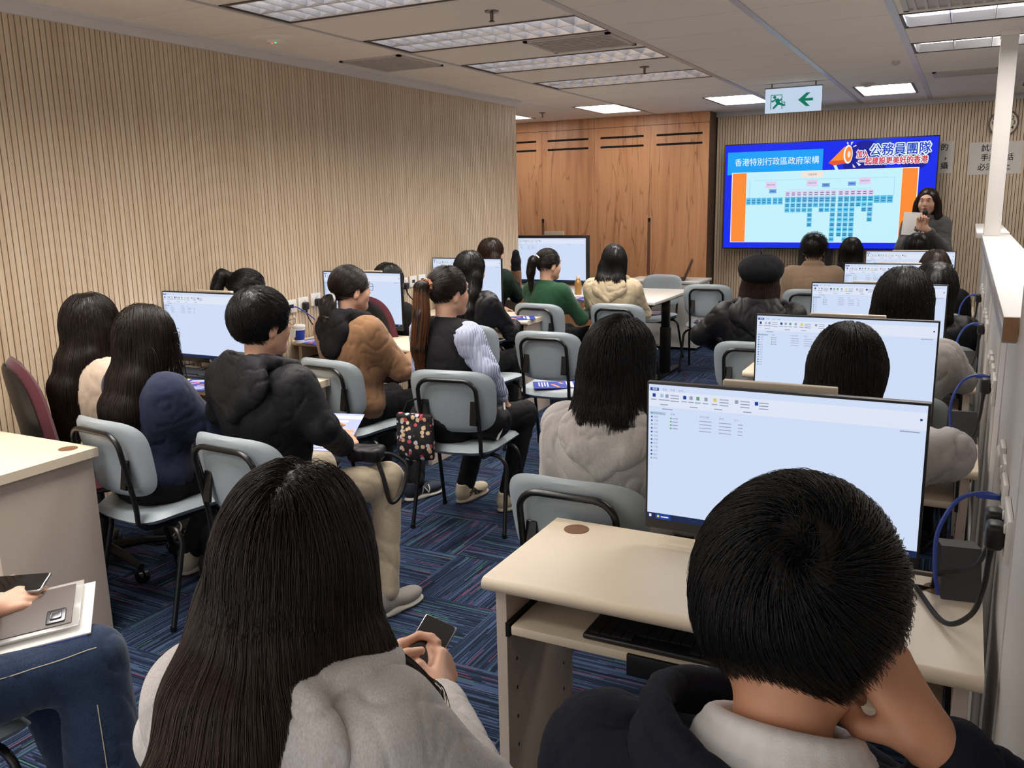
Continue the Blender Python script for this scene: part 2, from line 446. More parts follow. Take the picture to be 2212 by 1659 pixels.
# ------------------------------------------------------------------ ceiling fixtures
M_BLADE = mat('bright_louvre', srgb(206, 206, 212), 0.19, metal=0.96, var=0.02)
M_HOUS = mat('fixture_reflector', srgb(214, 214, 216), 0.35, metal=0.6, var=0.03)
M_RIM = mat('fixture_rim', srgb(84, 76, 70), 0.5)
M_DIFF = emis('prismatic_diffuser', (1.0, 0.96, 0.92), 7.0)
def louver_light(name_rows, ncell, x0, x1, y0, y1):
    cx, cy = (x0 + x1) / 2, (y0 + y1) / 2; w, d = x1 - x0, y1 - y0
    t = thing('ceiling_light', '', 'ceiling light', (cx, cy, ZC))
    mb = MB()
    hz = 0.11
    mb.m(0).box(-w / 2, w / 2, -d / 2, d / 2, hz, hz + 0.005)
    for s in (-1, 1):
        mb.m(0).box(s * w / 2 - 0.003, s * w / 2 + 0.003, -d / 2, d / 2, 0, hz)
        mb.m(0).box(-w / 2, w / 2, s * d / 2 - 0.003, s * d / 2 + 0.003, 0, hz)
        mb.m(1).box(-w / 2, w / 2, s * (d / 2 - 0.009) - 0.009, s * (d / 2 - 0.009) + 0.009, -0.003, 0.006)
        mb.m(1).box(s * (w / 2 - 0.006) - 0.006, s * (w / 2 - 0.006) + 0.006, -d / 2, d / 2, -0.003, 0.006)
    mb.build('housing', [M_HOUS, M_RIM], t)
    mb = MB()
    iw, idp = w - 0.05, d - 0.06
    for k in range(ncell + 1):                          # cross blades: wedges, broad at the lamp side
        x = -iw / 2 + iw * k / ncell
        mb.prism([(x - 0.002, 0.0), (x + 0.002, 0.0), (x + 0.010, 0.048), (x - 0.010, 0.048)], -idp / 2, idp / 2)
    for k in range(name_rows + 1):
        y = -idp / 2 + idp * k / name_rows
        e = 0.004 if 0 < k < name_rows else 0.003
        mb.prism([(y - e, -0.001), (y + e, -0.001), (y + 0.016, 0.05), (y - 0.016, 0.05)], -iw / 2, iw / 2, 'yz')
    mb.build('louvre', M_BLADE, t)
    la = bpy.data.lights.new('lamp', 'AREA'); la.shape = 'RECTANGLE'; la.size = w - 0.08; la.size_y = d - 0.08
    la.energy = LAMP_W * (1.0 if name_rows == 2 else 0.5); la.color = (1.0, 0.95, 0.89)
    lo = bpy.data.objects.new('lamp', la); COL.objects.link(lo); lo.parent = t; lo.location = (0, 0, 0.095)
    return t
rowname = {0: 'above the camera', 1: 'second', 2: 'third'}
for k, (y0, y1) in enumerate(LEFT_ROWS):
    t = louver_light(2, 13, -3.23, -1.87, y0, y1)
    t['label'] = ['louvred ceiling light at the rear of the room over the doorway side', 'louvred ceiling light over the nearest left desk', 'louvred ceiling light just outside the top edge of the view',
                  'largest louvred ceiling light, cut off by the top of the photo', 'louvred ceiling light beside the first sprinkler, left of the dark-slotted vent',
                  'louvred ceiling light just beyond the dark-slotted vent', 'farthest louvred ceiling light on the left, beside the second sprinkler'][k]
    t['group'] = 'louvred ceiling lights on the left'
for k, (y0, y1) in enumerate(RIGHT_ROWS):
    t = louver_light(1, 6, -0.41, 0.95, y0, y1)
    t['label'] = ['mirror-louvred ceiling light over the near partition', 'mirror-louvred ceiling light over the middle of the partition', 'mirror-louvred ceiling light touching the top of the white post, nearer one', 'mirror-louvred ceiling light behind the white post, farther one'][k]
    t['group'] = 'louvred ceiling lights on the right'
for k, (x0, x1, y0, y1) in enumerate(PRIS):
    cx, cy = (x0 + x1) / 2, (y0 + y1) / 2; w, d = x1 - x0, y1 - y0
    t = thing('ceiling_light', ['square-panelled bright ceiling light half hidden by the slatted wall corner', 'bright panel ceiling light in front of the wooden cupboards', 'bright panel ceiling light left of the exit sign', 'bright panel ceiling light right of the exit sign', 'bright panel ceiling light beyond the white post'][k], 'ceiling light', (cx, cy, ZC), 0, 'bright panel ceiling lights')
    mb = MB(); mb.box(-w / 2, w / 2, -d / 2, d / 2, 0.09, 0.095)
    for s in (-1, 1):
        mb.box(s * w / 2 - 0.012, s * w / 2 + 0.012, -d / 2, d / 2, -0.002, 0.09); mb.box(-w / 2, w / 2, s * d / 2 - 0.012, s * d / 2 + 0.012, -0.002, 0.09)
    mb.build('frame', M_RIM, t)
    for s in (-1, 1):
        mb = MB(); mb.box(-w / 2 + 0.012, w / 2 - 0.012, min(s * 0.006, s * (d / 2 - 0.02)), max(s * 0.006, s * (d / 2 - 0.02)), 0.004, 0.012)
        mb.build('diffuser', M_DIFF, t)

# air vents, sprinklers, detectors
M_VENT = mat('vent_enamel', srgb(196, 190, 184), 0.45); M_VDARK = mat('vent_dark', srgb(36, 34, 34), 0.8)
def vent(label, x0, x1, y0, y1, n, along, dark):
    cx, cy = (x0 + x1) / 2, (y0 + y1) / 2; w, d = x1 - x0, y1 - y0
    t = thing('air_vent', label, 'air vent', (cx, cy, ZC), 0, 'ceiling air vents')
    mb = MB(); mb.box(-w / 2 + 0.02, w / 2 - 0.02, -d / 2 + 0.02, d / 2 - 0.02, -0.002, -0.0005); mb.build('backing', M_VDARK if dark else M_VENT, t)
    mb = MB()
    for s in (-1, 1):
        mb.box(s * (w / 2 - 0.014) - 0.014, s * (w / 2 - 0.014) + 0.014, -d / 2, d / 2, -0.010, 0.0); mb.box(-w / 2, w / 2, s * (d / 2 - 0.014) - 0.014, s * (d / 2 - 0.014) + 0.014, -0.010, 0.0)
    mb.build('frame', M_VENT, t)
    mb = MB()
    for k in range(n):
        q = (k + 0.5) / n - 0.5
        if along == 'x': mb.box(-w / 2 + 0.02, w / 2 - 0.02, q * (d - 0.06) - 0.004, q * (d - 0.06) + 0.010, -0.012, -0.003, rot=None)
        else: mb.box(q * (w - 0.06) - 0.006, q * (w - 0.06) + 0.010, -d / 2 + 0.02, d / 2 - 0.02, -0.012, -0.003)
    mb.build('slat', M_VENT, t)
vent('pale ribbed ceiling vent beside the slatted wall', -3.80, -3.32, 4.92, 5.46, 14, 'y', False)
vent('dark-slotted ceiling vent between two louvred lights', -2.45, -1.90, 4.95, 5.42, 9, 'x', True)
vent('slotted ceiling vent above the mirror-louvred lights on the right', -0.38, 0.15, 4.86, 5.26, 9, 'y', False)
vent('grey mesh ceiling vent in front of the bright panel beside the post', -0.34, 0.14, 8.02, 8.36, 12, 'x', False)
M_CHROME = mat('sprinkler_metal', srgb(120, 112, 104), 0.3, metal=1.0)
for k, (x, y, lab) in enumerate(((-2.20, 4.10, 'largest ceiling sprinkler, above the dark-slotted vent'), (-2.17, 6.37, 'middle ceiling sprinkler between the two farthest louvred lights'), (-4.22, 8.98, 'smallest ceiling sprinkler by the slatted wall corner'))):
    t = thing('sprinkler', lab, 'sprinkler', (x, y, ZC), 0, 'ceiling sprinklers')
    mb = MB(); mb.lathe([(0.036, 0.0), (0.034, -0.006), (0.012, -0.010)], n=20); mb.build('escutcheon', M_CHROME, t)
    mb = MB(); mb.lathe([(0.009, -0.008), (0.008, -0.045), (0.014, -0.048), (0.016, -0.052), (0.004, -0.054)], n=12); mb.build('nozzle', M_CHROME, t)
t = thing('smoke_detector', 'shallow detector grille with red and green lights on the ceiling', 'detector', (-3.60, 4.10, ZC))
mb = MB(); mb.lathe([(0.15, 0.0), (0.14, -0.006), (0.06, -0.008), (0.055, -0.020), (0.02, -0.024)], n=32); mb.build('grille', M_TILE, t)
for x, c, nm in ((-0.012, (1, 0.06, 0.04), 'red_light'), (0.014, (0.05, 0.9, 0.2), 'green_light')):
    mb = MB(); mb.ell((x, -0.03, -0.022), (0.006, 0.006, 0.005), 8); mb.build(nm, emis(nm, c, 2.0), t)
mb = MB(); mb.lathe([(0.06, 0.0), (0.055, -0.012), (0.03, -0.03), (0.004, -0.032)], n=20)
tag(mb.build('smoke_detector', M_VENT), 'small domed detector on the ceiling before the bright panel right of the exit sign', 'detector').location = (-0.86, 8.45, ZC)
mb = MB(); mb.lathe([(0.03, 0.0), (0.028, -0.02), (0.01, -0.03)], n=16)
tag(mb.build('ceiling_sensor', M_VENT), 'tiny sensor on the ceiling grid bar over the room centre', 'sensor').location = (-0.55, 7.2, ZC)

# ------------------------------------------------------------------ exit sign
t = thing('exit_sign', 'hanging exit sign with green running figure and left arrow', 'sign', (-1.40, 8.0, 2.31))
M_EX = emis('exit_panel', srgb(196, 214, 236), 0.74); M_EXG = emis('exit_green', srgb(14, 120, 92), 0.72)
mb = MB(); mb.m(0).box(-0.23, 0.23, -0.018, 0.018, 0, 0.198, 0.003); mb.build('light_box', [M_EX], t)
mb = MB(); mb.box(-0.235, 0.235, -0.022, 0.022, 0.198, 0.206); mb.tube([(-0.18, 0, 0.2), (-0.18, 0, 0.24)], 0.006); mb.tube([(0.18, 0, 0.2), (0.18, 0, 0.24)], 0.006); mb.build('hanger', M_GREYM, t)
mb = MB(); Y0 = -0.0195
def P2(pts): mb.prism(pts, Y0, Y0 + 0.002)
P2([(0.165, 0.105), (0.165, 0.083), (0.10, 0.083), (0.142, 0.040), (0.110, 0.040), (0.045, 0.094), (0.110, 0.150), (0.142, 0.150), (0.10, 0.105)])
def seg(a, b, r):
    a, b = Vector(a), Vector(b); d = (b - a).normalized(); n = Vector((-d.y, d.x)) * r
    P2([tuple(a + n), tuple(b + n), tuple(b - n), tuple(a - n)])
for a, b, r in (((-0.180, 0.03), (-0.180, 0.145), 0.003), ((-0.182, 0.145), (-0.088, 0.145), 0.003), ((-0.090, 0.145), (-0.090, 0.085), 0.003), ((-0.09, 0.085), (-0.065, 0.085), 0.003), ((-0.066, 0.087), (-0.062, 0.055), 0.003), ((-0.09, 0.056), (-0.06, 0.056), 0.003), ((-0.088, 0.058), (-0.086, 0.03), 0.003),
                ((-0.135, 0.115), (-0.115, 0.070), 0.016), ((-0.138, 0.112), (-0.168, 0.092), 0.006), ((-0.166, 0.09), (-0.175, 0.10), 0.005), ((-0.128, 0.112), (-0.100, 0.098), 0.006), ((-0.102, 0.098), (-0.094, 0.115), 0.005),
                ((-0.122, 0.075), (-0.085, 0.068), 0.010), ((-0.088, 0.070), (-0.068, 0.058), 0.007), ((-0.122, 0.075), (-0.148, 0.048), 0.009), ((-0.148, 0.050), (-0.160, 0.034), 0.008)): seg(a, b, r)
P2([(-0.150 + 0.013 * math.cos(2 * PI * k / 14), 0.128 + 0.013 * math.sin(2 * PI * k / 14)) for k in range(14)])
mb.build('pictogram', M_EXG, t)['label'] = 'green running figure, doorway and arrow'

# ------------------------------------------------------------------ built-in wooden cupboards
t = thing('built_in_cupboard', 'wall of warm brown wooden cupboards with paired dark vent slots', 'cupboard', (0, 10.0, 0))
mb = MB(); mb.box(-5.6, -2.64, 0.012, 0.41, 0, ZC - 0.002); mb.build('carcass', mat('dark_veneer_side', srgb(96, 70, 54), 0.5, var=0.15, nscale=12, stretch=(1, 1, 0.1)), t)
mb = MB(); mb.box(-5.6, -2.64, -0.002, 0.012, 2.435, ZC - 0.002); mb.build('fascia', M_CAB, t)
M_SLOT = mat('slot_shadow', srgb(12, 10, 10), 0.9); M_GRIP = mat('grip_recess', srgb(112, 72, 48), 0.6)
joints = [-5.40, -4.71, -4.02, -3.33, -2.64]
for a, b in zip(joints, joints[1:]):
    mb = MB(); mb.m(0).box(a + 0.0015, b - 0.0015, 0.0, 0.0119, 0.02, 2.43)
    for z in (2.318, 2.212):
        pts = [(a + 0.075 + 0.012 + 0.012 * math.cos(q), z + 0.012 * math.sin(q)) for q in np.linspace(PI / 2, 3 * PI / 2, 8)] + [(b - 0.075 - 0.012 + 0.012 * math.cos(q), z + 0.012 * math.sin(q)) for q in np.linspace(-PI / 2, PI / 2, 8)]
        mb.m(1).prism(pts, -0.0012, 0.001)
    d = mb.build('door', [M_CAB, M_SLOT], t)
for x in (-4.71, -3.33):
    mb = MB(); mb.m(0).box(x - 0.018, x + 0.018, -0.0018, -0.0002, 0.72, 1.385); mb.m(1).box(x - 0.010, x + 0.018, -0.003, -0.001, 1.34, 1.385)
    mb.build('grip', [M_GRIP, M_SLOT], t)
# ------------------------------------------------------------------ stacking chair (faces +y)
def make_chair():
    t = thing('stacking_chair', '', 'chair')
    def seat_fn(x, y, o):
        w = 1 - 0.06 * (y / 0.21)                     # tapers to the back
        drop = -0.035 * max(0, (y - 0.08) / 0.13) ** 2 + 0.012 * (abs(x) / 0.22) ** 2 - 0.01 * max(0, (-y - 0.1) / 0.1)
        return (x * (1 + 0.06 * (y / 0.21)), y, 0.437 + drop + o)
    mb = MB(); mb.pad(0.445, 0.43, 0.052, seat_fn); mb.build('seat', M_PAD, t)
    def back_fn(x, y, o):
        z = 0.682 + y; c = 0.05 * (x / 0.22) ** 2
        w = 1 + 0.05 * (y / 0.15)
        return (x * w, -0.215 - 0.17 * (y + 0.05) + c + o, z)
    mb = MB(); mb.pad(0.44, 0.315, 0.042, back_fn, p=4.0); mb.build('backrest', M_PAD, t)
    # back tube: arch behind the backrest, bent forward under the seat
    mb = MB()
    def by(z): return -0.245 - 0.17 * (z - 0.632) if z > 0.52 else -0.226 + (0.52 - z) * 0.10
    pts = []
    for s in (-1, 1):
        side = [(s * 0.15, 0.10, 0.400), (s * 0.15, -0.13, 0.400), (s * 0.15, -0.19, 0.407), (s * 0.15, -0.222, 0.435), (s * 0.15, by(0.48), 0.48), (s * 0.15, by(0.53), 0.53), (s * 0.15, by(0.66), 0.66), (s * 0.15, by(0.73), 0.73)]
        top = [(s * (0.085 + 0.065 * math.cos(a)), by(0.735 + 0.06 * math.sin(a)), 0.735 + 0.06 * math.sin(a)) for a in np.linspace(0.2, PI / 2, 6)]
        pts = pts + (side + top if s < 0 else list(reversed(side + top)))
    mb.tube(pts, 0.0105, 10)
    for s in (-1, 1):
        mb.box(s * 0.126 - 0.018, s * 0.126 + 0.018, -0.245, -0.233, 0.575, 0.69, 0.002, 1, Euler((-0.168, 0, 0)).to_matrix())
    mb.build('back_frame', M_BMETAL, t)
    for y0, y1, w in ((-0.10, -0.185, 0.235), (0.12, 0.20, 0.225)):
        mb = MB(); R = 0.07
        pts = [(-w - 0.012, y1, 0.006), (-w, y0, 0.395 - R)] + [(-w + R - R * math.cos(a), y0, 0.395 - R + R * math.sin(a)) for a in np.linspace(0.25, PI / 2, 5)]
        pts = pts + [(-p[0], p[1], p[2]) for p in reversed(pts)]
        mb.tube(pts, 0.0105, 10)
        for s in (-1, 1): mb.lathe([(0.013, 0.0), (0.013, 0.02)], (s * (w + 0.012), y1, 0), 10)
        mb.build('leg_frame', M_BMETAL, t)
    return t
CH0 = make_chair(); _used = [False]
def chair(x, y, rz, label, group='pale grey stacking chairs'):
    """rz in degrees, counter-clockwise from facing +y; x, y of the seat centre"""
    if not _used[0]:
        _used[0] = True; CH0.location = (x, y, 0); CH0.rotation_euler = (0, 0, math.radians(rz)); CH0['label'] = label; CH0['group'] = group; return CH0
    return dup(CH0, (x, y, 0), math.radians(rz), label, group)

def task_chair(x, y, rz, label):
    t = thing('task_chair', label, 'chair', (x, y, 0), math.radians(rz), 'maroon swivel chairs')
    def seat_fn(a, b, o): return (a, b, 0.455 - 0.03 * max(0, b / 0.22) ** 2 + o)
    mb = MB(); mb.pad(0.48, 0.46, 0.07, seat_fn); mb.build('seat', M_MAROON, t)
    def bf(off):
        def f(a, b, o): return (a * (1 - 0.12 * (b / 0.25)), -0.24 - 0.15 * b + 0.10 * (a / 0.22) ** 2 * 0.5 + o + off, 0.755 + b)
        return f
    mb = MB(); mb.pad(0.47, 0.52, 0.06, bf(0.0), p=3.2); mb.build('back_cushion', M_MAROON, t)
    mb = MB(); mb.pad(0.43, 0.47, 0.03, bf(-0.033), p=3.2); mb.build('back_shell', M_BLACK, t)
    mb = MB(); mb.tube([(0, -0.1, 0.41), (0, -0.26, 0.41), (0, -0.30, 0.47), (0, -0.29, 0.64)], 0.022); mb.box(-0.11, 0.11, -0.12, 0.12, 0.39, 0.42, 0.004); mb.build('back_bracket', M_BLACK, t)
    mb = MB(); mb.lathe([(0.024, 0.09), (0.024, 0.25), (0.017, 0.25), (0.017, 0.40)], n=16); mb.build('gas_post', M_BMETAL, t)
    for k in range(5):
        a = math.radians(90 + 72 * k); c, s = math.cos(a), math.sin(a)
        mb = MB(); mb.tube([(0.02 * c, 0.02 * s, 0.10), (0.15 * c, 0.15 * s, 0.095), (0.285 * c, 0.285 * s, 0.072)], [0.026, 0.021, 0.015], 8); l = mb.build('leg', M_BLACK, t)
        mb = MB(); n = Vector((-s, c, 0)) * 0.012
        for q in (-1, 1):
            p = Vector((0.285 * c, 0.285 * s, 0.028)) + n * q * 1.1
            r = bmesh.ops.create_cone(mb.bm, cap_ends=True, segments=14, radius1=0.027, radius2=0.027, depth=0.016, matrix=Matrix.Translation(p) @ Vector((n.x, n.y, 0)).to_track_quat('Z', 'Y').to_matrix().to_4x4())
        mb.tube([(0.285 * c, 0.285 * s, 0.03), (0.285 * c, 0.285 * s, 0.075)], 0.008, 8)
        mb.build('caster', M_BLACK, l)
    return t

# ------------------------------------------------------------------ computer desks (back edge at y = 0, centre x = 0)
DW, DD, DH = 1.06, 0.445, 0.74
def make_desk():
    t = thing('computer_desk', '', 'desk')
    w, th = DW / 2, 0.034
    prof = [(0.0, DH), (-DD + 0.017, DH)] + [(-DD + 0.017 + 0.017 * math.cos(a), DH - 0.017 + 0.017 * math.sin(a)) for a in np.linspace(PI / 2, 3 * PI / 2, 10)] + [(0.0, DH - th)]
    mb = MB(); mb.prism(prof, -w, w, 'yz')
    for f in mb.bm.faces: f.smooth = True
    mb.build('top', M_CREAM, t)
    for s in (-1, 1):
        mb = MB(); x = s * (w - 0.035); mb.m(0).box(x - 0.014, x + 0.014, -DD + 0.035, -0.012, 0, DH - th, 0.001, 1)
        for y in (-DD + 0.085, -0.075):
            for z in (0.26, 0.34, 0.42, 0.50):
                mb.m(1).box(x - s * 0.0148 - 0.001, x - s * 0.0148 + 0.001, y - 0.002, y + 0.002, z - 0.004, z + 0.004)
        mb.build('side_panel', [M_CREAMSIDE, M_BLACK], t)
        mb = MB(); mb.box(s * (w - 0.053) - 0.005, s * (w - 0.053) + 0.005, -DD + 0.03, -0.06, 0.585, 0.622); mb.build('slide_rail', M_BMETAL, t)
    mb = MB(); mb.box(-w + 0.05, w - 0.05, -0.03, -0.014, 0.03, 0.20); mb.build('stretcher', M_CREAMSIDE, t)
    mb = MB(); mb.box(-w + 0.062, w - 0.062, -DD + 0.03, -0.12, 0.592, 0.616, 0.004, 2); mb.build('keyboard_tray', M_CREAM, t)
    mb = MB(); mb.box(-0.17, 0.20, -DD + 0.018, -DD + 0.029, 0.566, 0.618, 0.003); mb.build('tray_grip', M_BLACK, t)
    for x in (-w + 0.085, w - 0.085):
        mb = MB(); mb.lathe([(0.034, DH - 0.001), (0.034, DH + 0.0015), (0.0315, DH + 0.0018)], (x, -0.062, 0), 28); mb.build('grommet', M_CORK, t)
    mb = MB(); mb.box(-0.075, 0.195, 0.001, 0.021, 0.50, 1.172, 0.002, 1); mb.build('back_board', M_CREAM, t)
    return t
DK0 = make_desk()
RX, LX = -0.437, -3.385
R_BACK = [2.125 + 1.37 * k for k in range(5)]
L_BACK = [2.095 + 1.372 * k for k in range(4)]
names_r = ['cream computer desk in the right foreground, keyboard tray pulled out', 'cream computer desk second from the front along the partition', 'cream computer desk third from the front along the partition, left front corner showing', 'cream computer desk fourth from the front along the partition', 'farthest cream computer desk along the partition']
names_l = ['cream computer desk at the left edge with a tall closed side', 'cream computer desk under the monitor nearest the slatted wall, blue leaflet on it', 'cream computer desk by the slatted wall holding the paper coffee cup', 'cream computer desk by the slatted wall nearest the far table']
DK0.location = (RX, R_BACK[0], 0); DK0['label'] = names_r[0]; DK0['group'] = 'cream computer desks'
R_DESK = [DK0] + [dup(DK0, (RX, y, 0), 0, n) for y, n in zip(R_BACK[1:], names_r[1:])]
L_DESK = [dup(DK0, (LX, y, 0), 0, n) for y, n in zip(L_BACK, names_l)]
for d in L_DESK:
    for c in d.children:
        if c.name.startswith('back_board'): c.location.x = -0.30

# ------------------------------------------------------------------ monitors (screen faces -y, base at z = 0)
S_BG = emis('screen_white', srgb(212, 226, 252), SCREEN_E); S_BAR = emis('screen_bar', srgb(228, 236, 252), SCREEN_E); S_TXT = emis('screen_text', srgb(150, 160, 186), SCREEN_E)
S_BLU = emis('screen_blue', srgb(24, 62, 150), SCREEN_E); S_NAVY = emis('screen_taskbar', srgb(22, 38, 78), SCREEN_E); S_SEL = emis('screen_select', srgb(176, 196, 224), SCREEN_E)
S_GRN = emis('screen_green', srgb(96, 170, 120), SCREEN_E); S_YEL = emis('screen_yellow', srgb(226, 204, 96), SCREEN_E); S_RED = emis('screen_red', srgb(206, 84, 84), SCREEN_E)
SCREEN_MATS = [S_BG, S_BAR, S_TXT, S_BLU, S_NAVY, S_SEL, S_GRN, S_YEL, S_RED]
def explorer_screen(w, h):
    """a file-browser window drawn on the lit panel; u, v measured from the top left"""
    mb = MB(); lay = [0]
    def fn(u, v): return (u - w / 2, -0.0002 * lay[0], h / 2 - v if False else v)
    def rect(u0, v0, u1, v1, mi, l):
        lay[0] = l; y = -0.00025 * l
        mb.m(mi).quad((u0 - w / 2, y, h - v1), (u1 - w / 2, y, h - v1), (u1 - w / 2, y, h - v0), (u0 - w / 2, y, h - v0))
    def txt(s, size, u, v, mi, l=2, ww=None):
        y = -0.00025 * l
        add_text(mb, s, size, (u, v), lambda a, b: (a - w / 2, y, h - (2 * v - b)) if False else (a - w / 2, y, h - v + (b - v)), mi, 'LEFT', 0.0, ww)
    rect(0, 0, w, h, 0, 0)
    rect(0, 0.016, w, 0.056, 1, 1)
    rect(0.004, 0.008, 0.026, 0.016, 3, 2); txt('檔案', 0.0068, 0.009, 0.012, 1, 3)
    for k, s in enumerate(('常用', '共用', '檢視')): txt(s, 0.0062, 0.034 + 0.021 * k, 0.012, 2)
    icons = [(0.010, 3), (0.030, 5), (0.043, 2), (0.088, 3), (0.104, 2), (0.121, 6), (0.141, 2), (0.163, 7), (0.215, 2), (0.262, 3)]
    for u, mi in icons: rect(u, 0.023, u + 0.008, 0.032, mi, 2)
    for u in (0.006, 0.026, 0.040, 0.084, 0.101, 0.118, 0.137, 0.159): rect(u, 0.037, u + 0.014, 0.0395, 2, 2)
    for u in (0.056, 0.178, 0.228, 0.272):
        for v in (0.024, 0.031, 0.038): rect(u, v, u + 0.022, v + 0.0024, 2, 2)
    for u in (0.030, 0.105, 0.165, 0.235): rect(u, 0.049, u + 0.02, 0.0515, 2, 2)
    rect(0.035, 0.060, 0.062, 0.0625, 2, 2); rect(0.58, 0.060, 0.62, 0.0625, 2, 2)
    rect(0.004, 0.070, 0.044, 0.077, 5, 2)
    side = ('快速存取', '桌面', '下載', '文件', '圖片', '本機', '桌面', '音樂', '影片', '下載', '文件', '圖片', '網路')
    for k, s in enumerate(side): txt(s, 0.0058, 0.014, 0.0735 + 0.0098 * k, 2, 3); rect(0.007, 0.0715 + 0.0098 * k, 0.011, 0.0755 + 0.0098 * k, 3 if k % 3 else 6, 3)
    txt('名稱', 0.006, 0.056, 0.073, 2)
    txt('修改日期', 0.006, 0.130, 0.073, 2); txt('類型', 0.006, 0.178, 0.073, 2); txt('大小', 0.006, 0.214, 0.073, 2)
    for k in range(4):
        v = 0.0815 + 0.0085 * k
        rect(0.056, v, 0.060, v + 0.004, 6, 2); rect(0.062, v + 0.001, 0.076, v + 0.0032, 2, 2); rect(0.130, v + 0.001, 0.160, v + 0.0028, 2, 2); rect(0.178, v + 0.001, 0.208, v + 0.0028, 2, 2); rect(0.224, v + 0.001, 0.235, v + 0.0028, 2, 2)
    rect(0, h - 0.016, w, h, 4, 1)
    rect(0.005, h - 0.012, 0.011, h - 0.005, 1, 2); rect(0.022, h - 0.015, 0.062, h - 0.001, 3, 2); rect(0.026, h - 0.011, 0.032, h - 0.005, 7, 3); rect(0.036, h - 0.009, 0.056, h - 0.006, 1, 3)
    txt('ENG', 0.007, w - 0.030, h - 0.008, 1, 3)
    rect(w - 0.014, 0.030, w - 0.009, 0.035, 3, 2)
    return mb
M_LOGO = mat('silver_logo', srgb(196, 200, 206), 0.3, metal=0.6)
def make_monitor():
    t = thing('monitor', '', 'monitor')
    W, H, z0 = 0.645, 0.385, 0.045
    mb = MB(); mb.box(-W / 2, W / 2, 0.0, 0.022, z0, z0 + H, 0.003); mb.box(-0.18, 0.18, 0.022, 0.045, z0 + 0.08, z0 + 0.30, 0.010); mb.build('housing', M_BLACK, t)
    s = explorer_screen(W - 0.012, H - 0.032).build('screen', SCREEN_MATS, t); s.location = (0, -0.0006, z0 + 0.026)
    mb = MB(); mb.box(-0.035, 0.035, 0.045, 0.065, 0.006, z0 + 0.24, 0.004); mb.build('stand', M_BLACK, t)
    mb = MB(); mb.box(-0.12, 0.12, -0.085, 0.10, 0.0, 0.010, 0.004); mb.build('base', M_BLACK, t)
    mb = MB(); mb.m(0).lathe([(0.0075, 0.0), (0.0075, 0.0012)], (0, -0.0012, 0), 20, 'y')
    add_text(mb, 'hp', 0.011, (0, 0.0), lambda a, b: (a, -0.0016, b), 1)
    q = mb.build('logo', [M_LOGO, M_BLACK], t); q.location = (0, -0.0004, z0 + 0.013); q['label'] = 'small round silver maker badge'
    return t
MON0 = make_monitor()
mon_r = ['largest monitor on the right foreground desk, showing a file list', 'monitor second from the front along the partition, half covered by a bowed black-haired head', 'monitor third from the front along the partition', 'monitor fourth from the front along the partition', 'farthest monitor along the partition, only its top strip showing']
mon_l = ['monitor by the slatted wall left of the man in glasses', 'monitor by the slatted wall behind the woman in the brown coat', 'monitor by the slatted wall behind the black-jacketed long-haired woman']
MON0.location = (-0.361, R_BACK[0] - 0.075, DH); MON0['label'] = mon_r[0]; MON0['group'] = 'desk monitors'
for y, n in zip(R_BACK[1:], mon_r[1:]): dup(MON0, (-0.38, y - 0.075, DH), 0, n)
for y, x, n in zip(L_BACK[1:], (-3.605, -3.60, -3.58), mon_l): dup(MON0, (x, y - 0.075, DH - 0.03 + 0.03), 0, n)

# keyboards
def keyboard(x, y, z, label, rz=0, w=0.44, d=0.15, group='keyboards'):
    t = thing('keyboard', label, 'keyboard', (x, y, z), rz, group)
    mb = MB(); mb.box(-w / 2, w / 2, -d / 2, d / 2, 0, 0.014, 0.006, 3); mb.build('body', M_BLACK, t)
    mb = MB(); nx, ny = 18, 6
    for j in range(ny):
        for i in range(nx):
            a = -w / 2 + 0.012 + (w - 0.024) * i / nx; b = -d / 2 + 0.012 + (d - 0.024) * j / ny
            if j == 0 and 4 <= i <= 8: continue
            mb.box(a + 0.001, a + (w - 0.024) / nx - 0.001, b + 0.001, b + (d - 0.024) / ny - 0.001, 0.013, 0.018)
    mb.build('keys', mat('keycap', srgb(26, 26, 28), 0.55), t)
    return t
KB = keyboard(-0.475, R_BACK[0] - 0.30, 0.616, 'black keyboard on the pulled-out tray of the foreground desk', 0, 0.50, 0.20)
dup(KB, (LX - 0.15, L_BACK[1] - 0.17, DH), 0.1, 'black keyboard in front of the monitor left of the man in glasses')

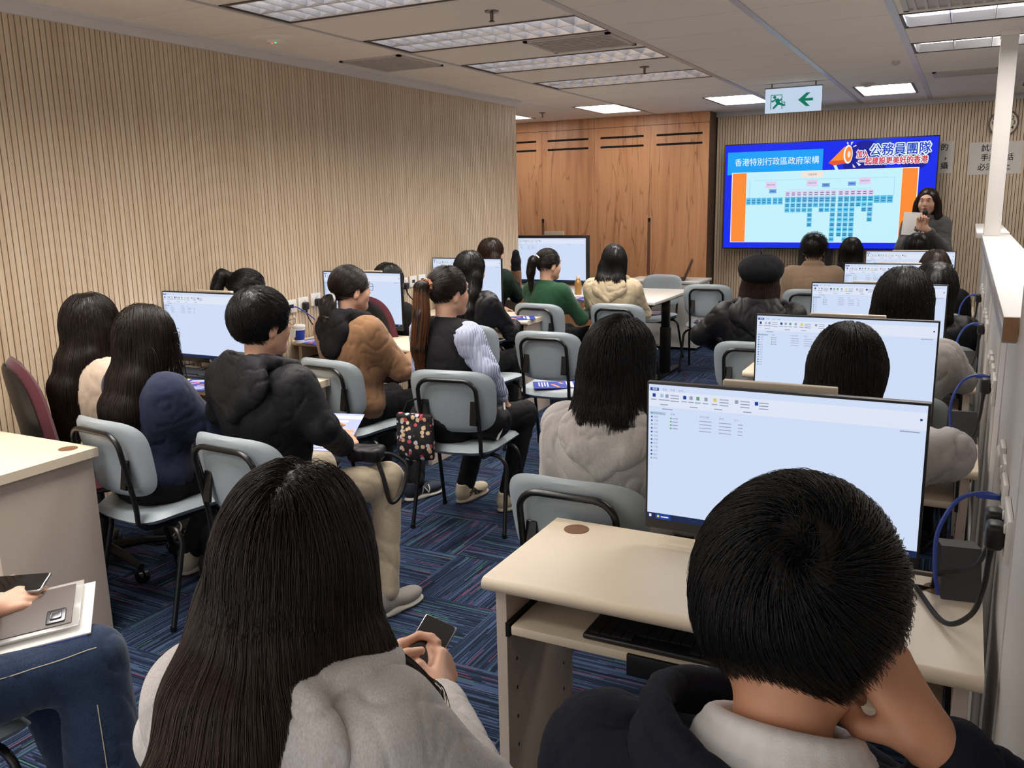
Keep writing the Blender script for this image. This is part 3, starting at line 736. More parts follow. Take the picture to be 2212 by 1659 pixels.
# ------------------------------------------------------------------ the big wall screen
def wall_screen():
    t = thing('wall_screen', 'large wall screen showing a blue slide with an organisation chart', 'screen', (-1.397, 10.10, 1.03))
    W, H = 2.175, 1.15
    mb = MB(); mb.box(-W / 2, W / 2, 0.0, 0.07, 0, H, 0.006); mb.build('housing', M_BLACK, t)
    cols = [('tv_blue', (18, 42, 236)), ('tv_sky', (22, 160, 246)), ('tv_pale', (196, 240, 252)), ('tv_orange', (252, 140, 54)), ('tv_white', (240, 250, 255)), ('tv_navy', (20, 26, 150)), ('tv_pink', (226, 206, 238)), ('tv_box', (84, 188, 232)), ('tv_mid', (116, 160, 226)), ('tv_red', (206, 52, 74)), ('tv_royal', (24, 70, 190)), ('tv_text', (58, 92, 130)), ('tv_deeporange', (226, 84, 40)), ('tv_peach', (246, 226, 214))]
    ms = [emis(n, srgb(*c), 0.78) for n, c in cols]
    mb = MB()
    w, h = W - 0.02, H - 0.02
    def P(u, v, l): return ((u - 0.5) * w, -0.0009 - 0.0004 * l, (1 - v) * h + 0.01)
    def rect(u0, v0, u1, v1, mi, l): mb.m(mi).quad(P(u0, v1, l), P(u1, v1, l), P(u1, v0, l), P(u0, v0, l))
    def poly(pts, mi, l): mb.m(mi)._fin([mb.bm.faces.new([mb.bm.verts.new(P(u, v, l)) for u, v in pts])])
    def disc(u, v, r, mi, l, ry=None, n=28, a0=0, a1=2 * PI):
        poly([(u + r * math.cos(a), v + (ry or r * w / h) * math.sin(a)) for a in np.linspace(a0, a1, n, endpoint=a1 - a0 < 6)], mi, l)
    def txt(s, size, u, v, mi, l, ww=None, bold=0.0, align='CENTER'):
        add_text(mb, s, size, (0, 0), lambda a, b: ((u - 0.5) * w + a, -0.0009 - 0.0004 * l, (1 - v) * h + 0.01 + b), mi, align, bold, ww)
    rect(0, 0, 1, 1, 0, 0)
    disc(0.68, 0.20, 0.10, 5, 1, n=30); disc(0.76, 0.10, 0.055, 10, 1); disc(0.90, 0.16, 0.07, 5, 1)
    rect(0.012, 0.068, 0.485, 0.285, 1, 1)
    txt('香港特別行政區政府架構', 0.088, 0.258, 0.172, 4, 2, 0.90)
    rect(0.036, 0.265, 0.925, 0.945, 4, 2)
    rect(0.040, 0.270, 0.112, 0.940, 3, 3); rect(0.853, 0.270, 0.921, 0.940, 3, 3); rect(0.114, 0.270, 0.851, 0.940, 2, 3)
    # megaphone and headline
    poly([(0.512, 0.200), (0.585, 0.055), (0.615, 0.205), (0.535, 0.225)], 3, 3); poly([(0.512, 0.200), (0.520, 0.185), (0.612, 0.175), (0.615, 0.205), (0.535, 0.225)], 12, 4)
    disc(0.602, 0.128, 0.021, 4, 5, 0.085); disc(0.604, 0.128, 0.016, 3, 6, 0.070); disc(0.606, 0.128, 0.007, 13, 7, 0.030)
    poly([(0.536, 0.225), (0.550, 0.222), (0.562, 0.270), (0.548, 0.275)], 2, 4)
    poly([(0.592, 0.020), (0.600, 0.018), (0.600, 0.048)], 4, 3); poly([(0.612, 0.018), (0.624, 0.014), (0.612, 0.050)], 13, 3); poly([(0.634, 0.045), (0.640, 0.055), (0.620, 0.066)], 4, 3)
    poly([(0.640, 0.155), (0.665, 0.150), (0.665, 0.170), (0.640, 0.165)], 4, 3); poly([(0.640, 0.200), (0.665, 0.225), (0.655, 0.238)], 4, 3); poly([(0.625, 0.215), (0.640, 0.250), (0.628, 0.250)], 13, 3)
    for sz, u, v, wd, mi, st_, rim in (('加入', .668, .135, .112, 9, .085, .009), ('公務員團隊', .835, .105, .575, 10, .125, .012), ('一起建設更美好的香港', .805, .200, .66, 9, .078, .009)):
        for k in range(12):
            a = k * PI / 6; txt(sz, st_, u + rim * math.cos(a) / w, v + rim * math.sin(a) / h, 4, 4, wd)
        for k in range(5): txt(sz, st_, u + .0022 * math.cos(k * 1.257) / w, v + .0022 * math.sin(k * 1.257) / h, mi, 5 + .05 * k, wd)
    # organisation chart
    def cell(u, v, du, dv, mi, lines=2):
        rect(u, v, u + du, v + dv, mi, 4)
        for k in range(lines):
            vv = v + dv * (0.36 + 0.34 * k) if lines > 1 else v + dv * 0.48
            rect(u + du * 0.18, vv - 0.0035, u + du * 0.82, vv + 0.0035, 11, 5)
    rect(0.385, 0.278, 0.490, 0.328, 13, 4); txt('行政長官', 0.024, 0.438, 0.303, 11, 5)
    for u, v, s in ((0.210, 0.360, '律政司司長'), (0.412, 0.352, '政務司司長'), (0.660, 0.343, '財政司司長')):
        rect(u, v, u + 0.054, v + 0.062, 6, 4); txt(s, 0.017, u + 0.027, v + 0.031, 11, 5)
    for u, v in ((0.229, 0.432), (0.487, 0.385), (0.609, 0.378)): cell(u, v, 0.037, 0.038, 8, 1)
    cols_u = [0.310, 0.338, 0.366, 0.394, 0.422, 0.449, 0.477, 0.504, 0.532, 0.566, 0.594, 0.622, 0.650, 0.677, 0.705]
    depth = [3, 3, 3, 3, 6, 2, 3, 3, 9, 8, 10, 9, 2, 3, 5]
    for u, n in zip(cols_u, depth):
        cell(u, 0.452, 0.0245, 0.055, 6); cell(u, 0.511, 0.0245, 0.052, 7)
        for k in range(1, n): cell(u, 0.523 + 0.0465 * k, 0.0235, 0.040, 7, 1 + (k * 7 + int(u * 1000)) % 2)
    for k in range(7): cell(0.114 + 0.0262 * k + (0.004 if k > 4 else 0), 0.512, 0.0235, 0.066, 7)
    for k in range(3): cell(0.732 + 0.0295 * k, 0.510, 0.027, 0.068, 7)
    for a, b, c, d in ((0.15, 0.345, 0.82, 0.3465), (0.32, 0.44, 0.72, 0.4412), (0.437, 0.328, 0.4382, 0.345), (0.237, 0.345, 0.238, 0.36), (0.686, 0.3455, 0.687, 0.36), (0.13, 0.345, 0.131, 0.512), (0.82, 0.345, 0.821, 0.51)): rect(a, b, c, d, 8, 4)
    mb.build('screen', ms, t)
    # mobile stand of the screen
    mb = MB()
    for x in (-0.22, 0.06): mb.box(x - 0.03, x + 0.03, 0.075, 0.12, -1.0, 0.6)
    mb.build('stand_column', M_BLACK, t)
    mb = MB(); mb.box(-0.30, 0.12, -0.16, 0.10, -0.235, -0.205, 0.004); mb.prism([(-0.28, -0.235), (0.10, -0.235), (0.02, -0.30), (-0.18, -0.30)], 0.0, 0.07); mb.build('stand_shelf', M_BLACK, t)
    mb = MB(); mb.box(-0.16, 0.02, 0.05, 0.10, -0.10, -0.01, 0.004); mb.box(-0.15, -0.05, 0.04, 0.05, -0.06, -0.05); mb.build('bracket', M_BLACK, t)
    for x in (-0.22, 0.06):
        mb = MB(); mb.box(x - 0.03, x + 0.03, -0.32, 0.19, -1.0, -0.95, 0.006); mb.build('foot', M_BLACK, t)
    t.location.z = 1.03
    for c in t.children:
        if c.name.startswith('foot') or c.name.startswith('stand_column'): c.location.z = -0.03
    return t
wall_screen()

# ------------------------------------------------------------------ far height-adjustable table
t = thing('adjustable_table', 'white topped table with black telescopic legs at the far end', 'table', (-3.30, 7.72, 0))
mb = MB(); mb.box(-0.98, 0.98, -0.57, 0.57, 0.715, 0.742, 0.005); mb.build('table_top', M_WTOP, t)
mb = MB()
mb.box(-0.80, 0.84, -0.03, 0.03, 0.67, 0.714)
for x in (-0.84, 0.90): mb.box(x - 0.03, x + 0.03, -0.45, 0.45, 0.69, 0.7145, 0.004)
mb.build('under_frame', M_BMETAL, t)
for x in (-0.84, 0.90):
    mb = MB(); mb.box(x - 0.045, x + 0.045, -0.03, 0.03, 0.03, 0.45, 0.004); mb.box(x - 0.036, x + 0.036, -0.023, 0.023, 0.45, 0.69, 0.003); l = mb.build('leg', M_BMETAL, t)
    mb = MB(); mb.box(x - 0.04, x + 0.04, -0.36, 0.36, 0, 0.03, 0.006); mb.build('foot', M_BMETAL, l)
t = thing('display', 'thick-framed black display on the far white table', 'display', (-3.79, 8.22, 0.742))
W, H = 0.835, 0.50
mb = MB(); mb.box(-W / 2, W / 2, 0, 0.05, 0.02, 0.02 + H, 0.006); mb.build('housing', M_BLACK, t)
s = explorer_screen(W - 0.05, H - 0.06).build('screen', SCREEN_MATS, t); s.location = (0, -0.0008, 0.05)
mb = MB(); mb.box(-0.14, 0.14, -0.06, 0.12, 0, 0.012, 0.004); mb.box(-0.04, 0.04, 0.05, 0.07, 0.01, 0.30, 0.004); mb.build('stand', M_BLACK, t)
mb = MB(); mb.box(-0.11, 0.11, 0.09, 0.105, 0.0, 0.555, 0.002, 1); mb.build('back_board', M_CREAM, t)

# white pedestal with the laptop
t = thing('side_desk', 'low white desk in front of the wooden cupboards, laptop on it', 'desk', (-2.86, 9.32, 0))
mb = MB(); mb.box(-0.44, 0.40, -0.26, 0.26, 0.715, 0.74, 0.003); mb.build('top', M_WTOP, t)
mb = MB(); mb.box(-0.42, 0.38, -0.24, 0.24, 0.03, 0.715); mb.build('cabinet', M_WTOP, t)
for z0, z1 in ((0.05, 0.36), (0.38, 0.54), (0.56, 0.70)):
    mb = MB(); mb.box(-0.40, -0.03, -0.255, -0.241, z0, z1, 0.003); d = mb.build('drawer', M_WTOP, t)
    mb = MB(); mb.box(-0.27, -0.16, -0.262, -0.255, z1 - 0.05, z1 - 0.035); mb.build('handle', M_GREYM, d)
t = thing('laptop', 'open dark laptop in profile on the low white desk', 'laptop', (-2.80, 9.25, 0.74), math.radians(-72))
mb = MB(); mb.box(-0.17, 0.17, -0.12, 0.12, 0, 0.016, 0.004); mb.build('base', M_BLACK, t)
mb = MB(); mb.box(-0.17, 0.17, 0.118, 0.126, 0.014, 0.235, 0.003); l = mb.build('lid', mat('laptop_lid', srgb(64, 50, 46), 0.4), t)
l.location = (0, 0.118, 0.016); l.rotation_euler = (math.radians(-22), 0, 0)
for v in l.data.vertices: v.co.y -= 0.118; v.co.z -= 0.014
mb = MB(); mb.quad((-0.155, -0.0006, 0.015), (0.155, -0.0006, 0.015), (0.155, -0.0006, 0.205), (-0.155, -0.0006, 0.205)); mb.build('screen', M_BLACK, l)

# notices and clock on the end wall
def notice(label, x0, x1, z0, z1, lines, size, xs):
    t = thing('notice_sheet', label, 'notice', ((x0 + x1) / 2, YB - 0.002, z0), 0, 'paper notices on the end wall')
    mb = MB(); mb.box(-(x1 - x0) / 2, (x1 - x0) / 2, -0.0012, 0.001, 0, z1 - z0); mb.build('sheet', mat('notice_paper', srgb(214, 208, 200), 0.8), t)
    mb = MB()
    for k, s in enumerate(lines):
        v = (z1 - z0) * (0.80 - 0.29 * k)
        add_text(mb, s, size, (xs[k], v), lambda a, b: (a, -0.0016, b), 0, 'LEFT', 0.001)
    mb.build('lettering', mat('notice_ink', srgb(40, 38, 36), 0.8), t)
notice('white notice partly behind the wall screen edge', -0.66, -0.18, 1.805, 2.125, ['的', '，', '攝'], 0.075, [0.115, 0.15, 0.125])
notice('white notice about phones behind the white post', -0.04, 0.435, 1.78, 2.10, ['試場內', '手提電話', '必須關上'], 0.074, [-0.13, -0.13, -0.15])
t = thing('wall_clock', 'round pale clock on the end wall peeking from behind the post', 'clock', (0.245, YB, 2.275))
mb = MB(); mb.lathe([(0.135, 0.0), (0.135, -0.028), (0.125, -0.034), (0.120, -0.024)], n=40, axis='y'); mb.build('rim', mat('clock_rim', srgb(120, 108, 96), .4), t)
mb = MB(); mb.lathe([(0.118, -0.001), (0.118, -0.0255)], n=40, axis='y'); mb.build('dial', M_CREAM, t)
mb = MB()
for k in range(1, 13):
    a = PI / 2 - k * PI / 6
    add_text(mb, str(k), 0.052, (0.092 * math.cos(a), 0.092 * math.sin(a)), lambda u, v: (u, -0.0262, v), 0, 'CENTER', 0.0012)
mb.build('numerals', mat('dial_ink', srgb(34, 32, 30), 0.6), t)
for nm, a, l in (('hour_hand', 0.0, 0.06), ('minute_hand', 1.2, 0.088)):
    mb = MB(); mb.box(0, l, -0.0285, -0.0268, -0.003, 0.003); h = mb.build(nm, M_BLACK, t); h.rotation_euler = (0, -a, 0)
# ------------------------------------------------------------------ soft-body modelling: blended round shapes meshed as one surface
def V(*a): return np.array(a, dtype=np.float64)
def rotm(rx=0, ry=0, rz=0):
    """degrees; applied x, then y, then z"""
    return np.array(Euler((math.radians(rx), math.radians(ry), math.radians(rz)), 'XYZ').to_matrix())
class Sdf:
    def __init__(s): s.p = []
    def rc(s, a, b, ra, rb=None, k=0.03, op=1, flat=None):
        a = np.asarray(a, float); b = np.asarray(b, float); rb = ra if rb is None else rb
        s.p.append(('rc', a, b, ra, rb, k, op, np.minimum(a - ra, b - rb), np.maximum(a + ra, b + rb))); return s
    def chain(s, pts, rs, k=0.02, op=1):
        if not isinstance(rs, (list, tuple)): rs = [rs] * len(pts)
        for i in range(len(pts) - 1): s.rc(pts[i], pts[i + 1], rs[i], rs[i + 1], k, op)
        return s
    def el(s, c, r, k=0.03, op=1, R=None):
        c = np.asarray(c, float); r = np.asarray(r, float); R = np.eye(3) if R is None else R
        e = np.sqrt(((R * r) ** 2).sum(1))
        s.p.append(('el', c, r, R, None, k, op, c - e, c + e)); return s
    def bx(s, c, h, rnd=0.01, k=0.02, op=1, R=None):
        c = np.asarray(c, float); h = np.asarray(h, float); R = np.eye(3) if R is None else R
        e = np.abs(R) @ h + rnd
        s.p.append(('bx', c, h, R, rnd, k, op, c - e, c + e)); return s
    @staticmethod
    def _d(q, P):
        if q[0] == 'rc':
            a, b = q[1], q[2]; ab = b - a; L = ab @ ab
            pa = P - a; t = np.clip((pa @ ab) / (L + 1e-12), 0, 1)
            return np.sqrt(((pa - t[..., None] * ab) ** 2).sum(-1)) - (q[3] + t * (q[4] - q[3]))
        if q[0] == 'el':
            l = (P - q[1]) @ q[3]
            k0 = np.sqrt(((l / q[2]) ** 2).sum(-1)); k1 = np.sqrt(((l / q[2] ** 2) ** 2).sum(-1))
            return k0 * (k0 - 1) / np.maximum(k1, 1e-9)
        l = np.abs((P - q[1]) @ q[3]) - (q[2] - q[4])
        return np.sqrt((np.maximum(l, 0) ** 2).sum(-1)) + np.minimum(l.max(-1), 0) - q[4]
    @staticmethod
    def _mix(d, dp, k, op):
        if op > 0:
            h = np.maximum(k - np.abs(d - dp), 0) / k; return np.minimum(d, dp) - h * h * k * 0.25
        dp = -dp; h = np.maximum(k - np.abs(d - dp), 0) / k; return np.maximum(d, dp) + h * h * k * 0.25
    def eval(s, P):
        d = np.full(P.shape[:-1], 1e3)
        for q in s.p: d = s._mix(d, s._d(q, P), q[5], q[6])
        return d
    def grad(s, P, e=0.002):
        return np.stack([s.eval(P + V(*(e if i == j else 0 for j in range(3)))) - s.eval(P - V(*(e if i == j else 0 for j in range(3)))) for i in range(3)], -1) / (2 * e)
    def surf(s, vox):
        """surface nets: (vertices, quads)"""
        adds = [q for q in s.p if q[6] > 0]
        lo = np.min([q[7] for q in adds], 0) - 3 * vox; hi = np.max([q[8] for q in adds], 0) + 3 * vox
        n = np.ceil((hi - lo) / vox).astype(int) + 1
        D = np.full(n, 1.0, np.float32)
        ax = [lo[i] + vox * np.arange(n[i]) for i in range(3)]
        for q in s.p:
            m = q[5] + 2.5 * vox
            i0 = np.clip(np.floor((q[7] - m - lo) / vox).astype(int), 0, n); i1 = np.clip(np.ceil((q[8] + m - lo) / vox).astype(int) + 1, 0, n)
            if (i1 <= i0).any(): continue
            sl = tuple(slice(a, b) for a, b in zip(i0, i1))
            P = np.stack(np.meshgrid(*[ax[i][sl[i]] for i in range(3)], indexing='ij'), -1)
            D[sl] = s._mix(D[sl], s._d(q, P).astype(np.float32), q[5], q[6])
        I = D < 0
        c = [I[a:n[0] - 1 + a, b:n[1] - 1 + b, e:n[2] - 1 + e] for a in (0, 1) for b in (0, 1) for e in (0, 1)]
        cnt = sum(x.astype(np.int8) for x in c); act = (cnt > 0) & (cnt < 8)
        ci = np.argwhere(act); idx = np.full(act.shape, -1, np.int32); idx[act] = np.arange(len(ci))
        off = np.array([(a, b, e) for a in (0, 1) for b in (0, 1) for e in (0, 1)])
        cv = np.stack([D[ci[:, 0] + o[0], ci[:, 1] + o[1], ci[:, 2] + o[2]] for o in off], 1)
        acc = np.zeros((len(ci), 3)); num = np.zeros(len(ci))
        for a in range(8):
            for b in range(a + 1, 8):
                if np.abs(off[a] - off[b]).sum() != 1: continue
                va, vb = cv[:, a], cv[:, b]; m = (va < 0) != (vb < 0)
                t = np.where(m, va / np.where(m, va - vb, 1), 0)
                acc += np.where(m[:, None], off[a] + t[:, None] * (off[b] - off[a]), 0); num += m
        vs = lo + vox * (ci + acc / num[:, None])
        quads = []
        for k in range(3):
            u, v = (k + 1) % 3, (k + 2) % 3
            A = [slice(None)] * 3; B = [slice(None)] * 3; A[k] = slice(0, n[k] - 1); B[k] = slice(1, n[k])
            ed = np.argwhere(I[tuple(A)] != I[tuple(B)])
            ed = ed[(ed[:, u] > 0) & (ed[:, v] > 0) & (ed[:, u] < n[u] - 1) & (ed[:, v] < n[v] - 1)]
            def cell(du, dv):
                e = ed.copy(); e[:, u] -= du; e[:, v] -= dv; return idx[e[:, 0], e[:, 1], e[:, 2]]
            q = np.stack([cell(1, 1), cell(0, 1), cell(0, 0), cell(1, 0)], 1)
            fl = I[tuple(A)][tuple(ed.T)]
            q[~fl] = q[~fl][:, ::-1]
            quads.append(q)
        return vs, np.concatenate(quads)
def _hash(ix, iy, iz, seed):
    h = (ix * 374761393 + iy * 668265263 + iz * 2147483647 + seed * 144665) & 0x7fffffff
    h = ((h ^ (h >> 13)) * 1274126177) & 0x7fffffff
    return ((h ^ (h >> 16)) & 0xffff) / 32768.0 - 1.0
def vnoise(P, seed=0):
    f = np.floor(P).astype(np.int64); t = P - f; t = t * t * (3 - 2 * t); r = 0
    for a in (0, 1):
        for b in (0, 1):
            for c in (0, 1):
                w = (t[..., 0] if a else 1 - t[..., 0]) * (t[..., 1] if b else 1 - t[..., 1]) * (t[..., 2] if c else 1 - t[..., 2])
                r = r + w * _hash(f[..., 0] + a, f[..., 1] + b, f[..., 2] + c, seed)
    return r
def mesh_np(name, vs, quads, mats, mi=None, smooth=True):
    me = bpy.data.meshes.new(name)
    n = len(quads)
    me.vertices.add(len(vs)); me.vertices.foreach_set('co', np.asarray(vs, np.float32).ravel())
    k = quads.shape[1]
    me.loops.add(n * k); me.loops.foreach_set('vertex_index', quads.astype(np.int32).ravel())
    me.polygons.add(n); me.polygons.foreach_set('loop_start', np.arange(0, n * k, k, dtype=np.int32))
    me.polygons.foreach_set('use_smooth', np.full(n, smooth))
    for m in (mats if isinstance(mats, (list, tuple)) else [mats]): me.materials.append(m)
    if mi is not None: me.polygons.foreach_set('material_index', np.asarray(mi, np.int32))
    me.update(calc_edges=True); me.validate()
    return me
def obj(name, me, parent=None):
    o = bpy.data.objects.new(name, me); COL.objects.link(o)
    if parent is not None: o.parent = parent
    return o
def vnorm(vs, quads):
    a, b, c, d = (vs[quads[:, i]] for i in range(4)); nf = np.cross(c - a, d - b); N = np.zeros_like(vs)
    for i in range(4): np.add.at(N, quads[:, i], nf)
    return N / np.maximum(np.linalg.norm(N, axis=1, keepdims=True), 1e-12)
def cloth(sdf, vox, amp=0.006, seed=0, scale=9.0, stretch=(1, 1, 0.55)):
    """mesh a garment and press creases into it"""
    vs, q = sdf.surf(vox)
    if amp:
        N = vnorm(vs, q); P = vs * scale * np.array(stretch)
        w = np.stack([vnoise(P * 0.7 + 31, seed + 5), vnoise(P * 0.7 + 57, seed + 6), vnoise(P * 0.7 + 77, seed + 7)], -1) * 1.1
        P = P * 1.5; a = np.exp(-np.abs(vnoise(P + w, seed)) / 0.075); b = np.exp(-np.abs(vnoise(P * 2.2 + w * 1.8 + 9, seed + 1)) / 0.10); c = vnoise(P * 0.5, seed + 2); d = vnoise(P * 1.2 + w, seed + 3)
        vs = vs + N * (amp * (0.3 - 0.95 * a - 0.55 * b + 0.30 * c + 0.28 * d))[:, None]
    return vs, q
def strands(name, paths, r0, r1, mats, parent, mi=None):
    """hair: paths is (n, k, 3)"""
    n, k, _ = paths.shape
    c = bpy.data.hair_curves.new(name); c.add_curves([k] * n)
    c.attributes['position'].data.foreach_set('vector', paths.astype(np.float32).ravel())
    a = c.attributes.get('radius') or c.attributes.new('radius', 'FLOAT', 'POINT')
    rr = np.tile(np.linspace(r0, r1, k), n).astype(np.float32); a.data.foreach_set('value', rr)
    c.materials.append(mats)
    o = bpy.data.objects.new(name, c); COL.objects.link(o)
    if parent is not None: o.parent = parent
    return o
def comb(sdf, roots, d0, length, nstep, gravity=(0, 0, -1), off=(0.0, 0.006), seed=1, wave=0.0, stiff=0.35, flow=None, jit=0.12):
    """grow strands that slide over the hair volume, falling with gravity"""
    rng = np.random.default_rng(seed); n = len(roots); p = roots.copy(); d = d0.copy()
    L = length * (1 + rng.uniform(-0.18, 0.05, n)); st = (L / nstep)[:, None]
    o = rng.uniform(off[0], off[1], n); g = np.array(gravity, float); out = [p.copy()]
    J = rng.normal(0, jit, (n, 3)) * .6 + np.stack([vnoise(roots * 75, seed + q) for q in (0, 1, 2)], -1) * jit * 1.3; ph = rng.uniform(0, 6.28, n)
    for i in range(nstep):
        t = (flow(p, i / nstep) if flow is not None else np.tile(g, (n, 1))) + J * 0.5
        d = d * (1 - stiff) + t * stiff
        N = sdf.grad(p); N /= np.maximum(np.linalg.norm(N, axis=1, keepdims=True), 1e-9)
        d = d - N * np.minimum((d * N).sum(1), 0.0)[:, None]
        d /= np.maximum(np.linalg.norm(d, axis=1, keepdims=True), 1e-9)
        p = p + d * st
        e = sdf.eval(p) - o
        N = sdf.grad(p); N /= np.maximum(np.linalg.norm(N, axis=1, keepdims=True), 1e-9)
        p = p - N * (np.where(e < 0, e, e * 0.5 * np.exp(-(e / 0.03) ** 2)))[:, None]
        if wave: p = p + np.stack([np.sin(ph + i * 0.9), np.cos(ph + i * 0.7), 0 * ph], -1) * wave * (i / nstep)
        out.append(p.copy())
    return np.stack(out, 1)
# ------------------------------------------------------------------ people
def skin_mat(name, col):
    m, nt, b = _new(name); N, L = nt.nodes, nt.links
    tc = N.new('ShaderNodeTexCoord'); no = N.new('ShaderNodeTexNoise'); no.inputs['Scale'].default_value = 18; no.inputs['Detail'].default_value = 4; L.new(tc.outputs['Object'], no.inputs['Vector'])
    r = ramp(nt, no.outputs[0], [(0.3, tuple(c * k for c, k in zip(col, (0.92, 0.86, 0.84)))), (0.7, tuple(min(1, c * k) for c, k in zip(col, (1.05, 1.05, 1.04))))])
    L.new(r.outputs[0], b.inputs['Base Color']); b.inputs['Roughness'].default_value = 0.5
    b.inputs['Subsurface Weight'].default_value = 0.12; b.inputs['Subsurface Radius'].default_value = (0.012, 0.005, 0.003); b.inputs['Subsurface Scale'].default_value = 1.0
    n2 = N.new('ShaderNodeTexNoise'); n2.inputs['Scale'].default_value = 420; L.new(tc.outputs['Object'], n2.inputs['Vector'])
    bp = N.new('ShaderNodeBump'); bp.inputs['Strength'].default_value = 0.12; bp.inputs['Distance'].default_value = 0.0006; L.new(n2.outputs[0], bp.inputs['Height']); L.new(bp.outputs[0], b.inputs['Normal'])
    return m
SK_A = skin_mat('skin_fair', srgb(222, 176, 150)); SK_B = skin_mat('skin_warm', srgb(204, 150, 118))
def hair_mat(name, c0, c1, rough=0.36, tip=None):
    m, nt, b = _new(name); N, L = nt.nodes, nt.links
    hi = N.new('ShaderNodeHairInfo')
    r = ramp(nt, hi.outputs['Random'], [(0.0, c0), (0.7, tuple((a + q) / 2 for a, q in zip(c0, c1))), (1.0, c1)])
    out = r.outputs[0]
    if tip:                                             # dyed lengths: dark at the root, lighter towards the ends
        mx = N.new('ShaderNodeMix'); mx.data_type = 'RGBA'; rr = ramp(nt, hi.outputs['Intercept'], [(0.12, (0, 0, 0)), (0.75, (1, 1, 1))])
        r2 = ramp(nt, hi.outputs['Random'], [(0.0, tuple(x * .55 for x in tip)), (1.0, tip)])
        L.new(rr.outputs[0], mx.inputs[0]); L.new(out, mx.inputs[6]); L.new(r2.outputs[0], mx.inputs[7]); out = mx.outputs[2]
    L.new(out, b.inputs['Base Color']); b.inputs['Roughness'].default_value = rough; b.inputs['Specular IOR Level'].default_value = 0.32
    return m
H_BLK = hair_mat('hair_black', (0.0032, 0.0028, 0.0028), (0.0075, 0.0064, 0.006))
H_DKB = hair_mat('hair_dark_brown', (0.0075, 0.0042, 0.003), (0.024, 0.012, 0.0075))
H_BRN = hair_mat('hair_chestnut', (0.016, 0.0075, 0.0045), (0.055, 0.024, 0.013))
H_OMB = hair_mat('hair_brown_lengths', (0.008, 0.0045, 0.0035), (0.022, 0.011, 0.007), .36, (0.088, 0.047, 0.030))
H_GIN = hair_mat('hair_ginger_brown', (0.085, 0.030, 0.011), (0.21, 0.082, 0.034))
def fabric(name, col, bump=0.35, scale=420, var=0.10, rough=0.85, sheen=0.15, nscale=60):
    if max(col) < 0.03: sheen = 0.0
    return mat(name, col, rough, var=var, nscale=nscale, bump=bump, bscale=scale, sheen=sheen, spec=0.25)
M_EYEW = mat('eye_white', srgb(232, 226, 220), 0.25); M_IRIS = mat('iris', srgb(24, 16, 14), 0.15); M_LIP = mat('lip', srgb(176, 92, 86), 0.4); M_BROW = mat('brow', srgb(40, 30, 26), 0.8)

SH_MARK = mat('white_shoe_mark', srgb(206, 204, 200), .6); SH_MARK_DK = mat('dark_shoe_mark', srgb(44, 38, 36), .6)
def head_prims(S, C, R):
    T = lambda *p: C + R @ V(*p)
    S.el(T(0, -.012, .025), (.077, .097, .092), .02, 1, R); S.el(T(0, .030, -.028), (.062, .066, .082), .03, 1, R)
    for s in (-1, 1):
        S.rc(T(s * .048, .004, -.062), T(s * .012, .066, -.096), .020, .017, .03)
        S.el(T(s * .040, .056, -.034), (.022, .022, .022), .03)
        S.el(T(s * .0795, -.010, -.010), (.009, .021, .031), .012, 1, R @ rotm(0, 0, -s * 18) @ rotm(-8, 0, 0)); S.el(T(s * .0785, -.014, -.038), (.008, .010, .012), .01, 1, R)
        S.el(T(s * .089, -.002, -.008), (.006, .009, .016), .006, -1, R)
    S.rc(T(-.030, .082, .032), T(.030, .082, .032), .012, .012, .025)
    for s in (-1, 1): S.el(T(s * .031, .100, .012), (.017, .014, .010), .014, -1, R)
    S.rc(T(0, .090, .020), T(0, .107, -.022), .0065, .0115, .014)
    for s in (-1, 1): S.el(T(s * .011, .099, -.027), (.008, .009, .007), .008, 1, R)
    S.rc(T(-.017, .089, -.058), T(.017, .089, -.058), .009, .009, .014); S.el(T(0, .076, -.094), (.022, .018, .016), .02, 1, R)
def face_parts(C, R, parent, glasses=None):
    T = lambda *p: Vector(C + R @ V(*p)); RM = Matrix(R.tolist())
    for s in (-1, 1):
        mb = MB(); mb.m(0).ell(T(s * .031, .0855, .012), (.0112, .0072, .0056), 14, RM); mb.m(1).ell(T(s * .031, .0915, .012), (.0052, .0026, .0048), 12, RM); mb.build('eye', [M_EYEW, M_IRIS], parent)
        mb = MB(); mb.tube([T(s * .016, .094, .034), T(s * .031, .095, .038), T(s * .047, .083, .033)], [.0025, .003, .0015], 6); mb.build('eyebrow', M_BROW, parent)
    mb = MB(); mb.tube([T(-.021, .093, -.058), T(-.007, .099, -.055), T(0, .0985, -.0565), T(.007, .099, -.055), T(.021, .093, -.058)], [.002, .0042, .004, .0042, .002], 8); mb.tube([T(-.017, .094, -.062), T(0, .0985, -.064), T(.017, .094, -.062)], [.002, .005, .002], 8); mb.build('mouth', M_LIP, parent)
    if glasses: 
        mb = MB()
        for s in (-1, 1):
            pts = [T(s * .033 + .024 * math.cos(a), .108 - .25 * abs(.024 * math.cos(a)) , .010 + .019 * math.sin(a)) for a in np.linspace(0, 2 * PI, 20, endpoint=False)]
            mb.tube(pts, .0011, 6, True); mb.tube([T(s * .057, .100, .016), T(s * .078, .05, .014), T(s * .083, -.01, .010), T(s * .080, -.03, -.006)], .0013, 6)
        mb.tube([T(-.010, .106, .014), T(0, .110, .017), T(.010, .106, .014)], .0011, 6)
        mb.build('glasses', glasses, parent)
